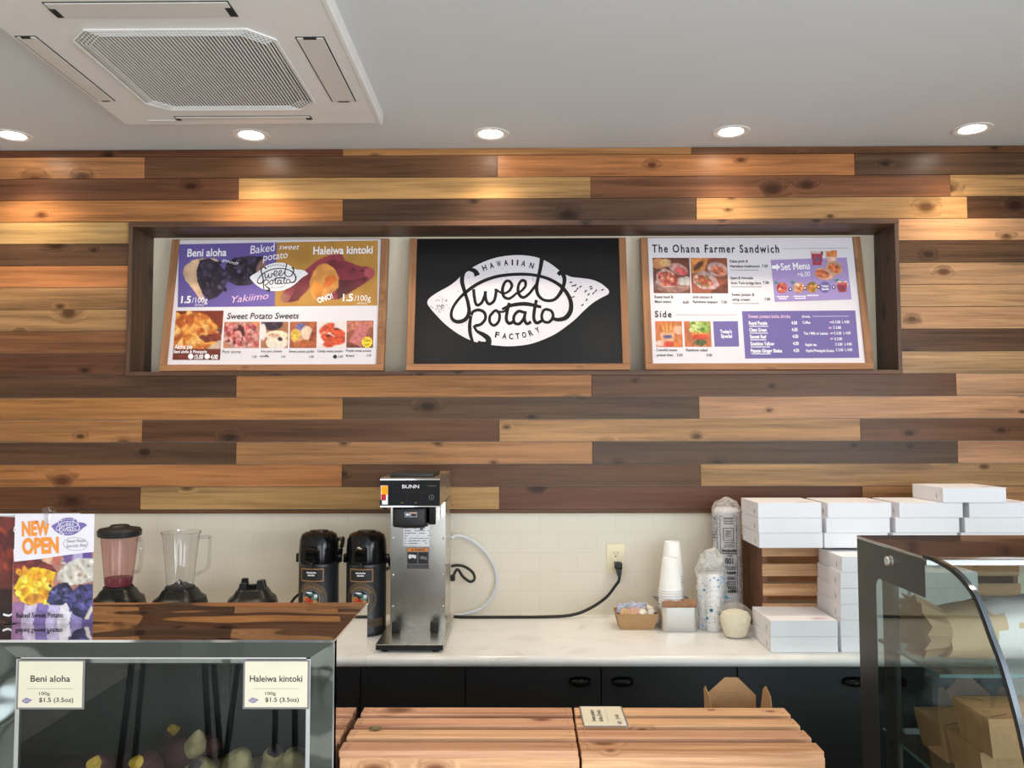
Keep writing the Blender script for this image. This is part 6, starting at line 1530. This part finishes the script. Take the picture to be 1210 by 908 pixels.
gshelf(1.587, 1.854, 1.1685); gshelf(1.455, 1.844, 0.979)
bm = B()
for z in (1.1625, .973):
    for y in (1.64, 1.79): box(bm, 0.006, 0.030, y-oy_-0.006, y-oy_+0.006, z-oz_-0.012, z-oz_-0.0002, 0.001)
obj('shelf_brackets', bm, M['black_matte'], t)
# kraft boxes on the lower shelf
kraft_box('closed kraft box on the lower shelf of the pastry case, under another one', (0.926, 1.580, .9795), 0.212, 0.122, 0.0720)
kraft_box('closed kraft box on top of another one in the front of the pastry case', (0.925, 1.541, 1.0520), 0.222, 0.124, 0.0720)
kraft_box('closed kraft box standing alone behind the two stacked ones in the pastry case', (0.907, 1.704, .9795), 0.180, 0.118, 0.0720)
# crumpled paper bag on the upper shelf
t = thing('paper_bag', 'crumpled kraft and white paper bag with a crimped end on the glass shelf', 'bag', (0.815, 1.715, 1.1690))
bm = B(); n = 40; rings = []
for i in range(31):
    u = i/30; x = 0.03+0.62*u; sq = min(1, 0.62+0.9*u) if u < .4 else 1.0; hy = 0.082*(0.72+0.28*min(1, u*4)); hz = 0.060*(0.78+0.22*min(1, u*5))*(1 - 0.05*math.sin(u*9))
    rings.append([bm.verts.new((x, (abs(math.cos(a))**0.7)*math.copysign(1, math.cos(a))*hy, hz+(abs(math.sin(a))**0.75)*math.copysign(1, math.sin(a))*hz)) for a in [2*PI*k/n for k in range(n)]])
for a, b in zip(rings, rings[1:]):
    for k in range(n): bm.faces.new((a[k], b[k], b[(k+1) % n], a[(k+1) % n]))
bm.faces.new(rings[0]); bm.faces.new(rings[-1][::-1])
for v in bm.verts:
    q = v.co.copy(); k = min(1, q.z/.02)
    v.co += (noise.noise_vector(q*22)*.006 + noise.noise_vector(q*60)*.003)*k; v.co.z = max(v.co.z, 0.0006)
bmesh.ops.recalc_face_normals(bm, faces=bm.faces)
for f in bm.faces: f.material_index = 0 if f.calc_center_median().x < 0.14 + 0.05*noise.noise(f.calc_center_median()*14) else 1
obj('bag_body', bm, [M['kraft_bag'], plain('white_bag_paper', rgb(226, 220, 212), 0.75, var=0.04, vs=8, bump=0.4, bs=20)], t, sharp=0.35)
bm = B(); m_ = 26; r0 = []; r1 = []
for i in range(m_):
    a = 2*PI*i/m_; ca, sa = math.cos(a), math.sin(a)
    r0.append(bm.verts.new((0.034, ca*0.058, 0.052+sa*0.046))); r1.append(bm.verts.new((-0.022+0.014*((i*7) % 5)/5-0.006*(i % 2), ca*(0.070+0.008*(i % 2)), max(0.004, 0.060+sa*(0.056+0.010*(i % 2))))))
for i in range(m_): bm.faces.new((r0[i], r1[i], r1[(i+1) % m_], r0[(i+1) % m_]))
bmesh.ops.solidify(bm, geom=bm.faces[:], thickness=0.0008); obj('crimped_end', bm, M['kraft_bag'], t, sharp=0.2)

# ================================================================== BEHIND THE CAMERA: two stools that show as dark shapes in the polished steel
def stool(x, y, rz, label):
    t = thing('bar_stool', label, 'stool', (x, y, 0), rz, 'bar stools in the shop')
    bm = B(); box(bm, -0.18, 0.18, -0.17, 0.17, 0.62, 0.65, 0.01, 2); obj('seat', bm, M['black_matte'], t)
    for sx in (-1, 1):
        for sy in (-1, 1):
            bm = B(); tube(bm, [(sx*.20, sy*.19, 0.0), (sx*.15, sy*.14, 0.62)], 0.014, 8); obj('leg', bm, M['black_matte'], t)
    bm = B(); tube(bm, [(-.15, .16, .64), (-.16, .19, .98)], 0.012, 8); tube(bm, [(.15, .16, .64), (.16, .19, .98)], 0.012, 8); box(bm, -.18, .18, .175, .20, .86, .99, 0.008); obj('backrest', bm, M['black_matte'], t)
    return t
stool(-1.62, -0.72, 2.9, 'black bar stool that shows only as a dark reflection in the left display case')
stool(-1.12, -0.80, 3.5, 'second black bar stool, farther to the right, seen only as a reflection')
